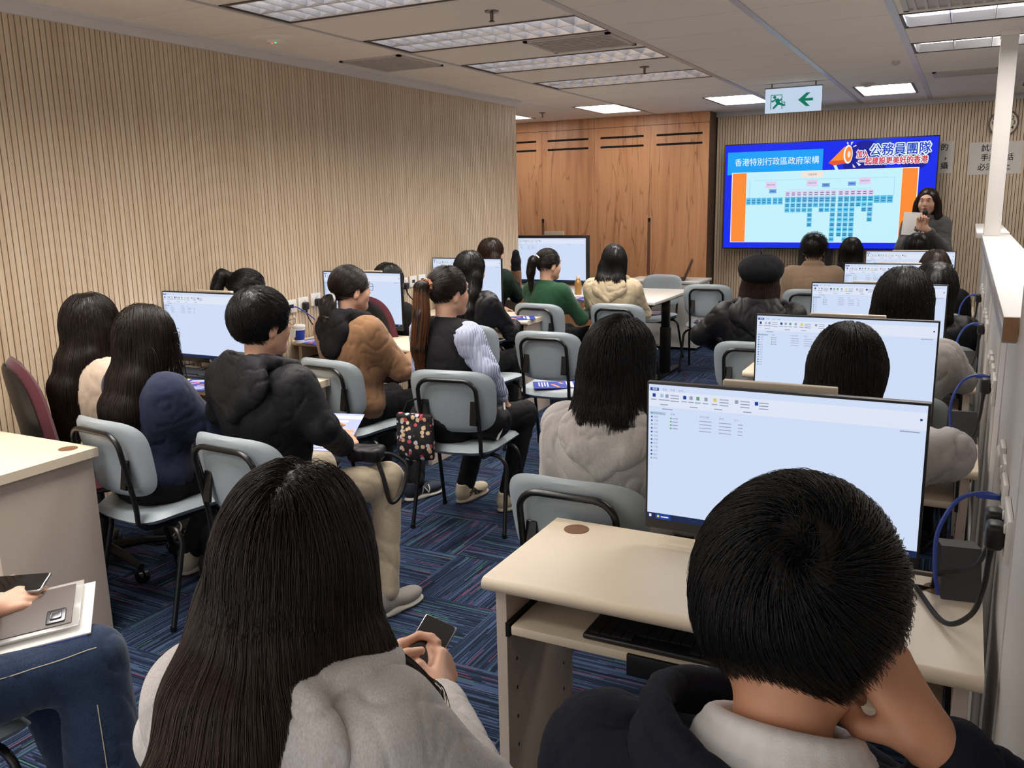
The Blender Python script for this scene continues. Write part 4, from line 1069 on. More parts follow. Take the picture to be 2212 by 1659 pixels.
def hand_prims(S, W, R, side, curl=(.35, .45, .3), thumb=(.5, .35), spread=.05, scale=1.0, fingers=None):
    """W wrist; R columns: across (thumb on +x when side = 1), along the fingers, out of the back of the hand"""
    T = lambda *p: W + R @ (V(*p) * scale)
    S.rc(T(0, -.01, 0), T(0, .03, 0), .024 * scale, .024 * scale, .02)
    for x, y in ((-.027, .078), (-.009, .084), (.009, .086), (.026, .082)): S.rc(T(side * x * .6, .012, 0), T(side * x, y, 0), .016 * scale, .0125 * scale, .012)
    L = ((-.028, .076, .034, .022, .017, .0078), (-.0095, .084, .042, .027, .019, .0086), (.0095, .087, .046, .029, .020, .0088), (.028, .083, .040, .025, .019, .0085))
    for i, (x, y, a, b, c, r) in enumerate(L):
        cu = fingers[i] if fingers else curl
        p = V(side * x, y, 0); ang = 0; pts = [p]; rs = [r * 1.08]
        sp = side * x * spread * 25
        for k, (l, q) in enumerate(zip((a, b, c), cu)):
            ang += q
            d = V(math.sin(sp) if k == 0 else math.sin(sp) * .6, math.cos(ang), -math.sin(ang)); p = p + d / np.linalg.norm(d) * l; pts.append(p); rs.append(r * (1, .95, .84)[k])
        for k in range(3): S.rc(T(*pts[k]), T(*pts[k + 1]), rs[k] * scale, rs[k + 1] * scale, .004 if k else .008)
    o, b = thumb
    d1 = V(side * math.sin(.9 - .2 * b), math.cos(.9 - .2 * b) * .9, -o * .6); d1 /= np.linalg.norm(d1)
    d2 = V(side * math.sin(.5 - b), math.cos(.5 - b), -o); d2 /= np.linalg.norm(d2)
    p0 = V(side * .018, .015, -.006); p1 = p0 + d1 * .042; p2 = p1 + d2 * .032; p3 = p2 + (d2 * .9 + V(-side * .3 * b, 0.2, -.1)) * .024
    S.rc(T(*p0), T(*p1), .016 * scale, .0115 * scale, .012); S.rc(T(*p1), T(*p2), .0112 * scale, .0098 * scale, .005); S.rc(T(*p2), T(*p3), .0098 * scale, .0082 * scale, .004)
def frame(y, z):
    """rotation with column 1 along y and column 2 near z"""
    y = np.asarray(y, float); y = y / np.linalg.norm(y); z = np.asarray(z, float); z = z - y * (z @ y); z = z / np.linalg.norm(z)
    return np.stack([np.cross(y, z), y, z], 1)

def scalp_roots(n, C, R, rng, lo=-.075, face=True, r=(.086, .105, .099), c=(0, -.015, .027)):
    u = rng.normal(size=(int(n * 3.2), 3)); u /= np.linalg.norm(u, axis=1, keepdims=True)
    p = u * np.array(r) + np.array(c)
    k = p[:, 2] > lo
    if face: k &= ~((p[:, 1] > .035) & (p[:, 2] < .055 + .25 * (p[:, 1] - .035))) & ~((p[:, 1] > -.035) & (p[:, 2] < -.005))
    p = p[k][:n]
    return p @ R.T + C, p

def add_hair(par, st, C, R, N0, vox, q, seed):
    """hair volume and strands; lower falls are given in the body's frame as offsets from the head centre"""
    rng = np.random.default_rng(seed); T = lambda *p: C + R @ V(*p); S = Sdf()
    style = st['style']; m = st.get('mat', H_BLK); vol = st.get('vol', 1.0)
    S.el(T(0, -.016, .028), (.088 * vol, .107 * vol, .101 * vol), .02, 1, R)
    if style in ('long', 'bob'):
        S.rc(T(0, -.045, -.01), T(0, -.050, -.085), .082 * vol, .074 * vol, .03)
        for s in (-1, 1): S.rc(T(s * .066, -.012, .02), T(s * .070, -.018, -.095), .026 * vol, .022 * vol, .03)
    for ch in st.get('fall', ()):        # list of (points, radii) in the body frame
        S.chain([C + V(*p) for p in ch[0]], list(ch[1]), .035)
    for ch in st.get('tail', ()):        # pony tails in the head frame
        S.chain([T(*p) if len(p) == 3 else C + V(*p[:3]) for p in ch[0]], list(ch[1]), .012)
    fy = st.get('face', .135)
    S.el(T(0, fy, st.get('facez', -.055)), (.075, .088, .118), .015, -1, R)
    if style in ('short', 'pony'):
        for s in (-1, 1): S.el(T(s * .092, .004, -.040), (.020, .034, .044), .012, -1, R)
    if style == 'short': S.bx(T(0, 0, -.14), (.2, .2, .062), .01, .02, -1, R @ rotm(st.get('nape', -16), 0, 0))
    if 'whorl' in st: S.el(T(*st['whorl']), (.013, .030, .026), .006, -1, R)
    if style == 'pony': S.bx(T(0, .02, -.14), (.2, .2, .070), .01, .02, -1, R @ rotm(-26, 0, 0))
    vs, qd = S.surf(vox)
    N = vnorm(vs, qd); rel = (vs - C) @ R
    vs = vs + N * (vnoise(np.stack([rel[:, 0] * 150, rel[:, 1] * 60, rel[:, 2] * 14], 1), seed) * st.get('rough', .0025))[:, None]
    h = obj('hair', mesh_np('hair', vs, qd, m), par)
    n = int(q * st.get('dens', 1.0))
    if not n: return h
    roots, pl = scalp_roots(n, C, R, rng, st.get('lo', -.07))
    kp = np.ones(len(pl), bool)
    if 'ymax' in st: kp &= pl[:, 1] < st['ymax']
    if style == 'short': kp &= ~((np.abs(pl[:, 0]) > .058) & (pl[:, 2] < .004) & (pl[:, 1] > -.055))
    if 'whorl' in st: kp &= np.linalg.norm((pl - V(*st['whorl'])) * V(1, .45, .6), axis=1) > .0105 + rng.uniform(-.004, .004, len(pl))
    roots, pl = roots[kp], pl[kp]
    roots = roots - 0.012 * (roots - C) / np.linalg.norm(roots - C, axis=1, keepdims=True) * 0
    crown = V(*st.get('crown', (0.01, -.03, .125)))
    rad = pl - crown; 
    if 'part' in st:
        w = np.clip((pl[:, 2] - .075) / .035, 0, 1)[:, None]
        pr = np.stack([np.sign(pl[:, 0] - st['part'] + rng.normal(0, .006, len(pl))) * .09, -.03 + pl[:, 1] * .3, -.02 + 0 * pl[:, 0]], 1)
        rad = rad * (1 - w) + pr * w
    sw = st.get('swirl', 0.0)
    if sw: rad = rad + sw * np.cross(np.tile((crown - V(0, -.015, .027)) / np.linalg.norm(crown - V(0, -.015, .027)), (len(rad), 1)), rad)
    d0 = rad @ R.T; d0 /= np.linalg.norm(d0, axis=1, keepdims=True)
    r0 = st.get('r', .0007)
    if style == 'short':
        def flow(p, t): 
            a = (p - (C + R @ crown)); a = a / np.linalg.norm(a, axis=1, keepdims=True)
            w = np.cross(np.tile(R @ ((crown - V(0, -.015, .027)) / np.linalg.norm(crown - V(0, -.015, .027))), (len(p), 1)), a)
            return a * .8 + w * sw + V(0, 0, -.5) + R @ V(*st.get('sweep', (0, 0, 0)))
        P = comb(S, roots, d0, st.get('len', .055), 7, off=st.get('off', (-.002, .007)), seed=seed, stiff=.4, flow=flow, jit=st.get('jit', .18))
    elif style == 'pony':
        tie = T(*st['tie'])
        def flow(p, t):
            a = tie - p; return a / np.maximum(np.linalg.norm(a, axis=1, keepdims=True), .02)
        P = comb(S, roots, d0 * .2 + (tie - roots), .14, 12, off=(-.001, .004), seed=seed, stiff=.35, flow=flow, jit=.05)
        tl = st['tail'][0]; pts = [T(*p) if len(p) == 3 else C + V(*p[:3]) for p in tl[0]]
        nt_ = max(60, n // 3); ctr = np.array([list(x) for x in smooth_path([Vector(p) for p in pts], 6)])
        rad_ = np.interp(np.linspace(0, 1, len(ctr)), np.linspace(0, 1, len(pts)), tl[1])
        u = rng.normal(size=(nt_, 3)); u /= np.linalg.norm(u, axis=1, keepdims=True); fr = rng.uniform(.75, 1.12, nt_)
        PT = ctr[None] + u[:, None, :] * (fr[:, None] * rad_[None])[:, :, None]
        PT[:, -3:, :] += rng.normal(0, .006, (nt_, 1, 3)) * np.array([0.3, .6, 1])[None, :, None]
        strands('tail_strands', PT, r0, r0 * .4, st.get('tailmat', m), h)
    else:
        L = st.get('len', .45)
        P = comb(S, roots, d0, L, st.get('steps', 26), gravity=st.get('grav', (0, 0, -1)), off=st.get('off', (-.003, .006)), seed=seed, wave=st.get('wave', .0), stiff=.3, jit=st.get('jit', .08))
    strands('hair_strands', P, r0, r0 * .45, m, h)
    return h

def shoe(par, A, K, mats, vox=.008, marks=None):
    """A ankle, K direction of the toes (flat)"""
    d = V(K[0], K[1], 0); d /= np.linalg.norm(d); R = np.stack([np.cross(d, V(0, 0, 1)), d, V(0, 0, 1)], 1); B = V(A[0], A[1], 0); z0 = A[2] - .085
    T = lambda *p: B + R @ V(*p) + V(0, 0, z0)
    S = Sdf(); S.el(T(0, -.02, .055), (.036, .060, .050), .03, 1, R); S.el(T(0, .10, .042), (.042, .085, .034), .03, 1, R); S.rc(T(0, -.03, .06), T(0, -.028, .10), .036, .036, .02)
    S.el(T(0, -.025, .115), (.030, .034, .03), .01, -1, R)
    S.bx(T(0, .05, -.01), (.1, .2, .025), .002, .004, -1, R)
    vs, q = S.surf(vox); u = obj('shoe', mesh_np('shoe', vs, q, mats[0]), par)
    if marks:
        L = dict(n=[[(.02, .030), (.03, .075), (.06, .030), (.07, .070)]], cross=[[(.0, .085), (.05, .03)], [(.02, .085), (.07, .03)], [(-.02, .04), (.03, .055), (.09, .035)], [(-.02, .055), (.04, .07)]], bars=[[(.0, .03), (.03, .08)], [(.03, .03), (.06, .075)], [(.06, .03), (.09, .065)]])[marks]
        mb = MB()
        for s in (-1, 1):
            for pl in L:
                pts = []
                for (ya, za), (yb, zb) in zip(pl, pl[1:]):
                    for t in np.linspace(0, 1, 7):
                        y_, z_ = ya + (yb - ya) * t, za + (zb - za) * t; xs = np.linspace(0, .07, 60); d_ = S.eval(np.stack([T(s * x, y_, z_) for x in xs])); k = int(np.argmax(d_ > 0)) if (d_ > 0).any() else 30
                        pts.append(Vector(T(s * xs[k], y_, z_)))
                mb.tube(pts, .0045 if marks != 'n' else .0035, 6)
        mb.build('side_stripe', SH_MARK_DK if marks == 'cross' else SH_MARK, u)
    S = Sdf(); S.el(T(0, -.015, .012), (.038, .065, .016), .02, 1, R); S.el(T(0, .10, .012), (.045, .092, .015), .03, 1, R); S.bx(T(0, .05, -.015), (.1, .2, .0151), .002, .002, -1, R)
    vs, q = S.surf(vox * .75); obj('sole', mesh_np('sole', vs, q, mats[1]), u)
    return u

def person(label, head, yaw=0, lean=4, hp=0, hy=0, hr=0, sh=.165, bulk=1.0, skin=SK_A, top=None, trousers=None, hair=None, arms=None, hood=None, collar=None, stand=False, vox=.010, q=1500,
           seed=1, face=False, glasses=None, fold=.006, foldscale=9.0, knees=None, feet=None, shoes=None, sleeve=1.0, cuff=0.0, slim=1.0, loose=0.0, marks=None, hands=None, hvox=.0042, topname='jacket', bodyfn=None, vest=None, low=0.0, hiphead=None, extra=None):
    """a seated (or standing) figure; head is the top of the head in the room, yaw clockwise from +y"""
    hz = .90 if stand else .535
    Rh = rotm(0, 0, -hy) @ rotm(-hp, 0, 0) @ rotm(0, hr, 0)
    la = math.radians(lean); sp = math.radians(hp)
    upz = .155 - .02 * abs(math.sin(sp)); T = (head[2] - .128 - upz - hz) / math.cos(la)
    hip = V(0, 0, hz); spine = V(0, math.sin(la), math.cos(la)); Nk = hip + spine * T
    C = Nk + V(0, .016 + .075 * math.sin(sp), upz) ; C = C + V(math.sin(math.radians(hr)) * .05, 0, 0)
    a = math.radians(-yaw); rz = np.array([[math.cos(a), -math.sin(a)], [math.sin(a), math.cos(a)]])
    hx = rz @ C[:2]
    root_xy = (head[0] - hx[0], head[1] - hx[1])
    inv = rz.T
    def W2L(p): p = np.asarray(p, float); xy = inv @ (p[:2] - np.array(root_xy)); return V(xy[0], xy[1], p[2])
    mid = hip + spine * T * .45; che = hip + spine * T * .70
    SL = {s: Nk + V(s * sh, -.012, -.055) for s in (-1, 1)}
    E, Wr = {}, {}
    arms = arms or {}
    for s in (-1, 1):
        ar = arms.get(s, 'lap')
        if ar == 'lap': E[s] = SL[s] + V(s * .055, .03 + .05 * math.sin(la), -.27); Wr[s] = V(s * .075, E[s][1] + .20, max(hz + .10, E[s][2] - .03))
        elif ar == 'tight': E[s] = SL[s] + V(s * .01, .15, -.22); Wr[s] = E[s] + V(-s * .10, .21, .02)
        elif ar == 'desk': E[s] = SL[s] + V(s * .06, .16, -.22); Wr[s] = E[s] + V(-s * .10, .21, .02)
        elif ar == 'down': E[s] = SL[s] + V(s * .06, -.02, -.28); Wr[s] = E[s] + V(s * .0, .06, -.24)
        else: E[s], Wr[s] = (W2L(p) if st == 'w' else V(*p) for p, st in ar)
    if stand:
        KN = {s: V(s * .085, .02, .48) for s in (-1, 1)}; AN = {s: V(s * .09, 0, .085) for s in (-1, 1)}
    else:
        KN = {s: V(s * .105, .43, .52) for s in (-1, 1)}; AN = {s: V(s * .11, .37, .085) for s in (-1, 1)}
    for s in (-1, 1):
        if knees and s in knees: KN[s] = V(*knees[s])
        if feet and s in feet: AN[s] = V(*feet[s])
    # ---- body: one skin
    B = Sdf(); bl = bulk
    B.el(hip, (.145 * bl, .10 * bl, .10), .05); B.el(mid, (.115 * bl, .082 * bl, T * .36), .05); B.el(che, (sh * .86, .088 * bl, T * .33), .05)
    B.rc(SL[-1], SL[1], .040, .040, .04)
    B.rc(Nk + V(0, -.012, -.05), C + R3(Rh, 0, -.022, -.055), .052 * (1 + .1 * (bl - 1)), .050, .03)
    head_prims(B, C, Rh)
    fine = Sdf()
    for s in (-1, 1):
        B.rc(SL[s], E[s], .040 * bl, .032 * bl, .03)
        hd = (hands or {}).get(s)
        tgt = fine if hd else B
        tgt.rc(E[s], E[s] * .45 + Wr[s] * .55, .033 * bl, .030 * bl, .03); tgt.rc(E[s] * .45 + Wr[s] * .55, Wr[s], .028, .0235, .02)
        if hd:
            RR = frame(W2D(inv, hd['dir']) if hd.get('w') else hd['dir'], W2D(inv, hd['back']) if hd.get('w') else hd['back'])
            hand_prims(fine, Wr[s], RR, hd.get('side', -s), hd.get('curl', (.35, .45, .3)), hd.get('thumb', (.5, .35)), hd.get('spread', .05), hd.get('scale', 1.0), hd.get('fingers'))
            if not hd.get('fine', True): pass
        else:
            d = Wr[s] - E[s]; hand_prims(B, Wr[s], frame(d + V(-s * .06, 0, -.05), (s * .2, -.1, 1)), -s)
        B.rc(hip + V(s * .085, .02, 0), KN[s], .070 * bl, .050, .04); B.rc(KN[s], AN[s], .046, .034, .03)
        td = V(AN[s][0] - KN[s][0] * 0, 0, 0); B.rc(AN[s] + V(0, 0, -.05), AN[s] + V(0, .12, -.06), .025, .02, .02)
    if bodyfn: bodyfn(B, C, Rh)
    vs, qd = B.surf(vox)
    if fine.p:
        v2, q2 = fine.surf(hvox); qd = np.concatenate([qd, q2 + len(vs)]); vs = np.concatenate([vs, v2])
    me = mesh_np('person', vs, qd, skin)
    o = obj('person', me); o.location = (*root_xy, 0); o.rotation_euler = (0, 0, a); tag(o, label, 'person')
    o['group'] = 'people in the classroom'
    # ---- trousers
    if trousers:
        S = Sdf(); S.el(hip + V(0, -.005, .0), (.168 * bl, .128 * bl, .115), .05)
        for s in (-1, 1):
            tl = low if low else .018
            S.rc(hip + V(s * .088, .01, -.005), KN[s], .088 * bl, .064 + low * .15, .05); S.rc(KN[s], AN[s] + V(0, 0, .02), .060 + low * .4, .050 + low, .04)
        vs, qd = cloth(S, max(vox, .009) if vox > .006 else vox * 1.3, .006, seed + 40, 8.0); obj('trousers', mesh_np('trousers', vs, qd, trousers), o)
    if shoes:
        for s in (-1, 1): shoe(o, AN[s], (s * .12, 1), shoes, max(.006, vox * .8), marks)
    # ---- upper garment
    if top:
        S = Sdf(); g = .026 * bulk
        f_ = slim; S.el(hip + V(0, -.002 + loose * 1.1, .03), ((.165 * bl + .008 + loose) * f_, (.125 * bl + .008 + loose) * f_, .10 + loose), .05); S.el(mid + V(0, .006 + loose * 1.1, 0), ((.130 * bl + .012 + loose * 1.4) * f_, (.100 * bl + .012 + loose) * f_, T * .40), .06); S.el(che + V(0, -.004, 0), ((sh * .86 + g) * f_, (.096 * bl + g * .8) * f_, T * .345), .06)
        S.rc(SL[-1] + V(.02, 0, 0), SL[1] - V(.02, 0, 0), .058, .058, .05)
        if slim == 1.0: S.el(Nk + V(0, -.022, -.125), (sh + .030 + loose * .5, .088 + loose * .6, .115), .07)
        S.rc(Nk + V(0, -.018, -.055), Nk + V(0, -.008, -.005), .085, .066, .04)
        for s in (-1, 1):
            if vest and not sleeve: continue
            k = sleeve
            S.rc(SL[s], E[s], .060 * k, .052 * k, .07); S.rc(E[s], E[s] + (Wr[s] - E[s]) * .88, .050 * k, .042 * k, .03)
            if cuff: S.rc(E[s] + (Wr[s] - E[s]) * .80, E[s] + (Wr[s] - E[s]) * .93, .038 * k, .037 * k, .006)
        S.el(Nk + V(0, .012, .035), (.060, .062, .060), .012, -1)
        if hood: pass
        elif collar == 'turn':
            S.chain([Nk + V(math.sin(x) * .062, .006 - math.cos(x) * .060, .018 + .012 * math.cos(x)) for x in np.radians(np.linspace(-170, 170, 17))], .016, .015)
        elif collar == 'high':
            S.chain([Nk + V(math.sin(x) * .066, .004 - math.cos(x) * .062, .030 + .015 * math.cos(x)) for x in np.radians(np.linspace(-165, 165, 17))], .020, .02)
        else:
            S.chain([Nk + V(math.sin(x) * .068, .006 - math.cos(x) * .066, .002 + .014 * math.cos(x)) for x in np.radians(np.linspace(-170, 170, 17))], .010, .012)
        vs, qd = cloth(S, vox, fold, seed, foldscale)
        obj(topname, mesh_np(topname, vs, qd, top), o)
    if hood:
        dz = .10 if hood is True else hood; S = Sdf(); w = sh / .165
        S.chain([Nk + V(math.sin(x) * .112 * w, .004 - math.cos(x) * .094, .010 + .026 * math.cos(x)) for x in np.radians(np.linspace(-145, 145, 15))], [.018] + [.026] * 4 + [.032] * 5 + [.026] * 4 + [.018], .015)
        S.el(Nk + V(0, -.118, -.040), (.140 * w, .042, dz), .03, 1, rotm(-14, 0, 0)); S.rc(Nk + V(-.07, -.128, -.03 - dz * .55), Nk + V(0, -.140, -.05 - dz), .034, .026, .03); S.rc(Nk + V(.07, -.128, -.03 - dz * .55), Nk + V(0, -.140, -.05 - dz), .034, .026, .03)
        S.el(Nk + V(0, -.035, .060), (.080 * w, .080, .060), .016, -1); S.el(Nk + V(0, -.100, -.005), (.060, .022, .055), .02, -1)
        vs, qd = cloth(S, max(.005, vox * .8), fold * .8, seed + 60, 11); obj('hood', mesh_np('hood', vs, qd, top), o)
    if face: face_parts(C, Rh, o, glasses)
    elif glasses: face_parts(C, Rh, o, glasses)
    if hair: add_hair(o, hair, C, Rh, Nk, max(.0045, vox * .8), q, seed)
    if extra: extra(o, dict(C=C, R=Rh, N=Nk, hip=hip, E=E, W=Wr, SL=SL, KN=KN, AN=AN, T=T, che=che, mid=mid, W2L=W2L, sh=sh))
    return o
def R3(R, *p): return R @ V(*p)
def W2D(inv, d): xy = inv @ np.array(d[:2], float); return V(xy[0], xy[1], d[2])
# ------------------------------------------------------------------ clothing
F_BEIGE = fabric('beige_jacket_cloth', srgb(206, 184, 164)); F_NAVY = fabric('navy_jacket_cloth', srgb(31, 37, 62)); F_BLACK = fabric('black_jacket_cloth', srgb(19, 19, 23), rough=0.6, sheen=0.05)
F_BLK2 = fabric('black_knit', srgb(16, 16, 18)); F_BROWN = fabric('camel_brown_cloth', srgb(140, 104, 74)); F_VEST = fabric('black_vest_knit', srgb(26, 25, 28), bump=.6, scale=260)
F_GREEN = fabric('dark_green_knit', srgb(28, 70, 44)); F_SAND = fabric('sand_windbreaker', srgb(196, 178, 148), rough=0.6); F_TAUPE = fabric('taupe_knit', srgb(150, 126, 104)); F_GREYS = fabric('presenter_grey_sweat', srgb(92, 90, 90))
F_PUFF = fabric('black_nylon', srgb(20, 19, 22), rough=0.45, sheen=0.0); F_WHITEB = fabric('pale_grey_blouse', srgb(204, 198, 198), rough=0.6)
def melange(name, c0, c1, sc=(420, 420, 130)):
    m, nt, b = _new(name); N, L = nt.nodes, nt.links
    tc = N.new('ShaderNodeTexCoord'); mp = N.new('ShaderNodeMapping'); mp.inputs['Scale'].default_value = sc; L.new(tc.outputs['Object'], mp.inputs['Vector'])
    no = N.new('ShaderNodeTexNoise'); no.inputs['Scale'].default_value = 1.0; no.inputs['Detail'].default_value = 4; L.new(mp.outputs[0], no.inputs['Vector'])
    r = ramp(nt, no.outputs[0], [(0.32, c0), (0.62, c1)]); L.new(r.outputs[0], b.inputs['Base Color']); b.inputs['Roughness'].default_value = 0.92; b.inputs['Sheen Weight'].default_value = 0.2; b.inputs['Specular IOR Level'].default_value = 0.15
    bp = N.new('ShaderNodeBump'); bp.inputs['Strength'].default_value = 0.25; bp.inputs['Distance'].default_value = 0.001; L.new(no.outputs[0], bp.inputs['Height']); L.new(bp.outputs[0], b.inputs['Normal'])
    return m
F_HOODIE = melange('grey_melange_fleece', srgb(176, 170, 166), srgb(192, 186, 182)); F_HOOD2 = melange('pale_grey_melange_fleece', srgb(192, 186, 183), srgb(212, 207, 204)); F_GREY20 = melange('grey_wool', srgb(146, 140, 136), srgb(170, 164, 160))
def stripe_mat():
    m, nt, b = _new('blue_striped_shirt'); N, L = nt.nodes, nt.links
    tc = N.new('ShaderNodeTexCoord'); sp = N.new('ShaderNodeSeparateXYZ'); L.new(tc.outputs['Object'], sp.inputs[0])
    a = math_node(nt, 'FRACT', math_node(nt, 'MULTIPLY', math_node(nt, 'ADD', sp.outputs[0], math_node(nt, 'MULTIPLY', sp.outputs[1], 0.6)), 130))
    r = ramp(nt, a, [(0.0, srgb(206, 208, 226)), (0.55, srgb(128, 138, 180))], 'CONSTANT'); L.new(r.outputs[0], b.inputs['Base Color']); b.inputs['Roughness'].default_value = 0.8
    return m
F_STRIPE = stripe_mat()
F_DENIM = melange('blue_denim', srgb(27, 39, 62), srgb(45, 61, 88), (300, 300, 700)); F_KHAKI = fabric('khaki_cotton', srgb(176, 162, 140)); F_DTROU = fabric('black_trouser_cloth', srgb(18, 18, 20)); F_NAVYFG = fabric('dark_navy_fleece', srgb(20, 22, 34), bump=.5, scale=300); F_TEE = fabric('white_cotton', srgb(226, 222, 220))
SH_CREAM = (mat('cream_canvas', srgb(196, 186, 168), 0.8), mat('cream_rubber', srgb(190, 182, 168), 0.6)); SH_GREY = (mat('grey_mesh_shoe', srgb(150, 144, 138), 0.8, var=.2, nscale=200), mat('pale_sole', srgb(200, 194, 184), 0.6))
SH_BLK = (mat('black_shoe', srgb(22, 22, 24), 0.7), mat('dark_sole', srgb(60, 58, 56), 0.7)); SH_NAVY = (mat('navy_shoe', srgb(28, 32, 50), 0.8), mat('white_sole', srgb(214, 208, 196), 0.6)); SH_BEI = (mat('beige_runner', srgb(196, 182, 156), 0.7), mat('tan_sole', srgb(180, 168, 148), 0.6))

def back_fall(L, w=.065, y=-.150, r=.045, r2=.03, n=3):
    xs = np.linspace(-w, w, n)
    return [([(x, -.055, -.05), (x * 1.1, -.10, -.16), (x * 1.15, y, -.26), (x * 1.1, y - .012, -L)], (r, r, r * .85, r2)) for x in xs]
def side_fall(s, L, x=.085, y=.0): return [([(s * .075, .0, -.02), (s * x, y, -.13), (s * (x + .01), y + .02, -L)], (.028, .026, .018))]

def brown_extra(o, g):
    S = Sdf(); Nk = g['N']
    S.chain([Nk + V(math.sin(x) * .105, -.006 - math.cos(x) * .088, .016 + .022 * math.cos(x)) for x in np.radians(np.linspace(-140, 140, 13))], [.022] + [.028] * 3 + [.034] * 5 + [.028] * 3 + [.022], .02)
    S.el(Nk + V(0, -.125, -.05), (.125, .05, .105), .035); S.el(Nk + V(.01, -.15, -.14), (.075, .034, .06), .03); S.el(Nk + V(0, -.05, .06), (.075, .06, .055), .02, -1)
    vs, q = cloth(S, .008, .006, 91, 10); obj('hood', mesh_np('hood', vs, q, F_BLK2), o)['label'] = 'black knitted hood'
    mb = MB(); t = Vector(g['C'] + g['R'] @ V(0, -.118, -.047)); mb.tube([t + Vector((.026 * math.cos(a), .006 * math.sin(a) * 1.0, .026 * math.sin(a))) for a in np.linspace(0, 2 * PI, 16, endpoint=False)], .008, 8, True); mb.build('hair_tie', M_WHITEP, o)['label'] = 'white hair tie'
def clip_extra(o, g):
    mb = MB(); t = Vector(g['C'] + g['R'] @ V(.01, -.122, .055)); mb.tube([t + Vector((-.02, 0, .012)), t + Vector((.0, -.008, .02)), t + Vector((.022, 0, .0))], .007, 6); mb.build('hair_clip', M_WHITEP, o)

# 1-2 women at the first row along the slatted wall
person('woman in a beige jacket with very long dark hair sitting nearest the slatted wall', (-3.36, 2.52, 1.262), 14, 6, 2, 8, top=F_BEIGE, loose=.015, fold=.008, trousers=F_DTROU, shoes=SH_BLK, marks='bars', feet={-1: (-.12, .36, .085), 1: (.42, .30, .085)}, seed=11, q=2600,
       hair=dict(style='long', mat=H_DKB, fall=back_fall(.50, .05) + side_fall(-1, .42, .10, -.05) + side_fall(1, .4, .09, -.06), len=.56, vol=1.03))
person('woman in a navy jacket with long dark hair beside the beige-jacketed woman', (-2.88, 2.40, 1.245), 8, 5, 4, 6, top=F_NAVY, loose=.018, sleeve=1.15, trousers=F_DTROU, shoes=SH_CREAM, seed=12, q=3000, fold=.007, glasses=M_GREYM, arms={-1: 'desk', 1: 'desk'},
       hair=dict(style='long', mat=H_DKB, fall=back_fall(.52, .055) + side_fall(-1, .44, .10, -.06), len=.60, vol=1.03, part=.0, r=.0007), knees={-1: (-.11, .43, .52), 1: (.11, .43, .52)}, feet={-1: (-.16, .26, .085), 1: (.05, .40, .085)})
# 3 man in glasses
person('man in glasses and a black hooded jacket, holding a leaflet', (-2.28, 2.41, 1.322), 6, 2, 3, 8, sh=.19, bulk=1.1, skin=SK_A, top=F_BLACK, loose=.016, sleeve=1.1, trousers=F_KHAKI, shoes=SH_GREY, seed=13, vox=.008, q=5200, fold=.006, hood=.11, face=True, glasses=M_GREYM,
       hair=dict(style='short', mat=H_BLK, crown=(.012, -.055, .115), vol=1.07, swirl=.5, len=.045, r=.0007, nape=-12), arms={1: (((.27, .04, .83), 'l'), ((.115, .30, .672), 'l')), -1: (((-.28, .04, .83), 'l'), ((-.06, .34, .70), 'l'))},
       hands={1: dict(dir=(-.35, .8, .15), back=(.75, .1, .7), curl=(.6, .7, .5), thumb=(.2, .1)), -1: dict(dir=(.3, .8, .1), back=(-.6, 0, .8), curl=(.6, .7, .5))}, knees={-1: (-.16, .42, .52), 1: (.24, .40, .53)}, feet={-1: (-.14, .34, .085), 1: (.30, .30, .085)}, hvox=.0035)
# 4 behind the first left monitor
person('woman in black with high ponytail behind the monitor left of the man in glasses', (-3.62, 3.74, 1.268), 12, 8, 8, 10, top=F_BLK2, trousers=F_DTROU, shoes=SH_BLK, seed=14, q=1500,
       hair=dict(style='pony', mat=H_BLK, tie=(-.03, -.105, .075), tail=[([(-.03, -.105, .075), (-.05, -.145, .075), (-.06, -.165, -.0), (-.065, -.15, -.12)], (.022, .036, .036, .012))], face=.128))
# 5 brown coat
person('woman in a camel brown coat with black hood and low ponytail, wearing glasses', (-2.89, 3.73, 1.302), 12, 7, 2, 12, top=F_BROWN, trousers=F_DTROU, shoes=SH_NAVY, feet={-1: (-.12, .34, .085), 1: (.24, .26, .085)}, marks='n', seed=15, vox=.009, q=2600, fold=.007, bulk=1.06, loose=.030, sleeve=1.22, topname='coat', face=True, glasses=M_BLACK, arms={-1: 'desk', 1: 'desk'},
       hair=dict(style='pony', mat=H_DKB, tie=(0, -.112, -.045), tail=[([(0, -.112, -.045), (0, -.14, -.07), (-.01, -.15, -.13, 0), (-.01, -.155, -.20, 0)], (.024, .042, .046, .016))], crown=(0, .03, .12)),
       extra=lambda o, g: brown_extra(o, g))
# 6 behind the second left monitor
person('woman in black with long black hair on the maroon chair behind the second left monitor', (-3.52, 4.98, 1.218), 10, 8, 4, 4, top=F_BLK2, trousers=F_DTROU, shoes=SH_BLK, seed=16, q=1500, hair=dict(style='long', mat=H_BLK, fall=back_fall(.42), len=.5, part=.01))
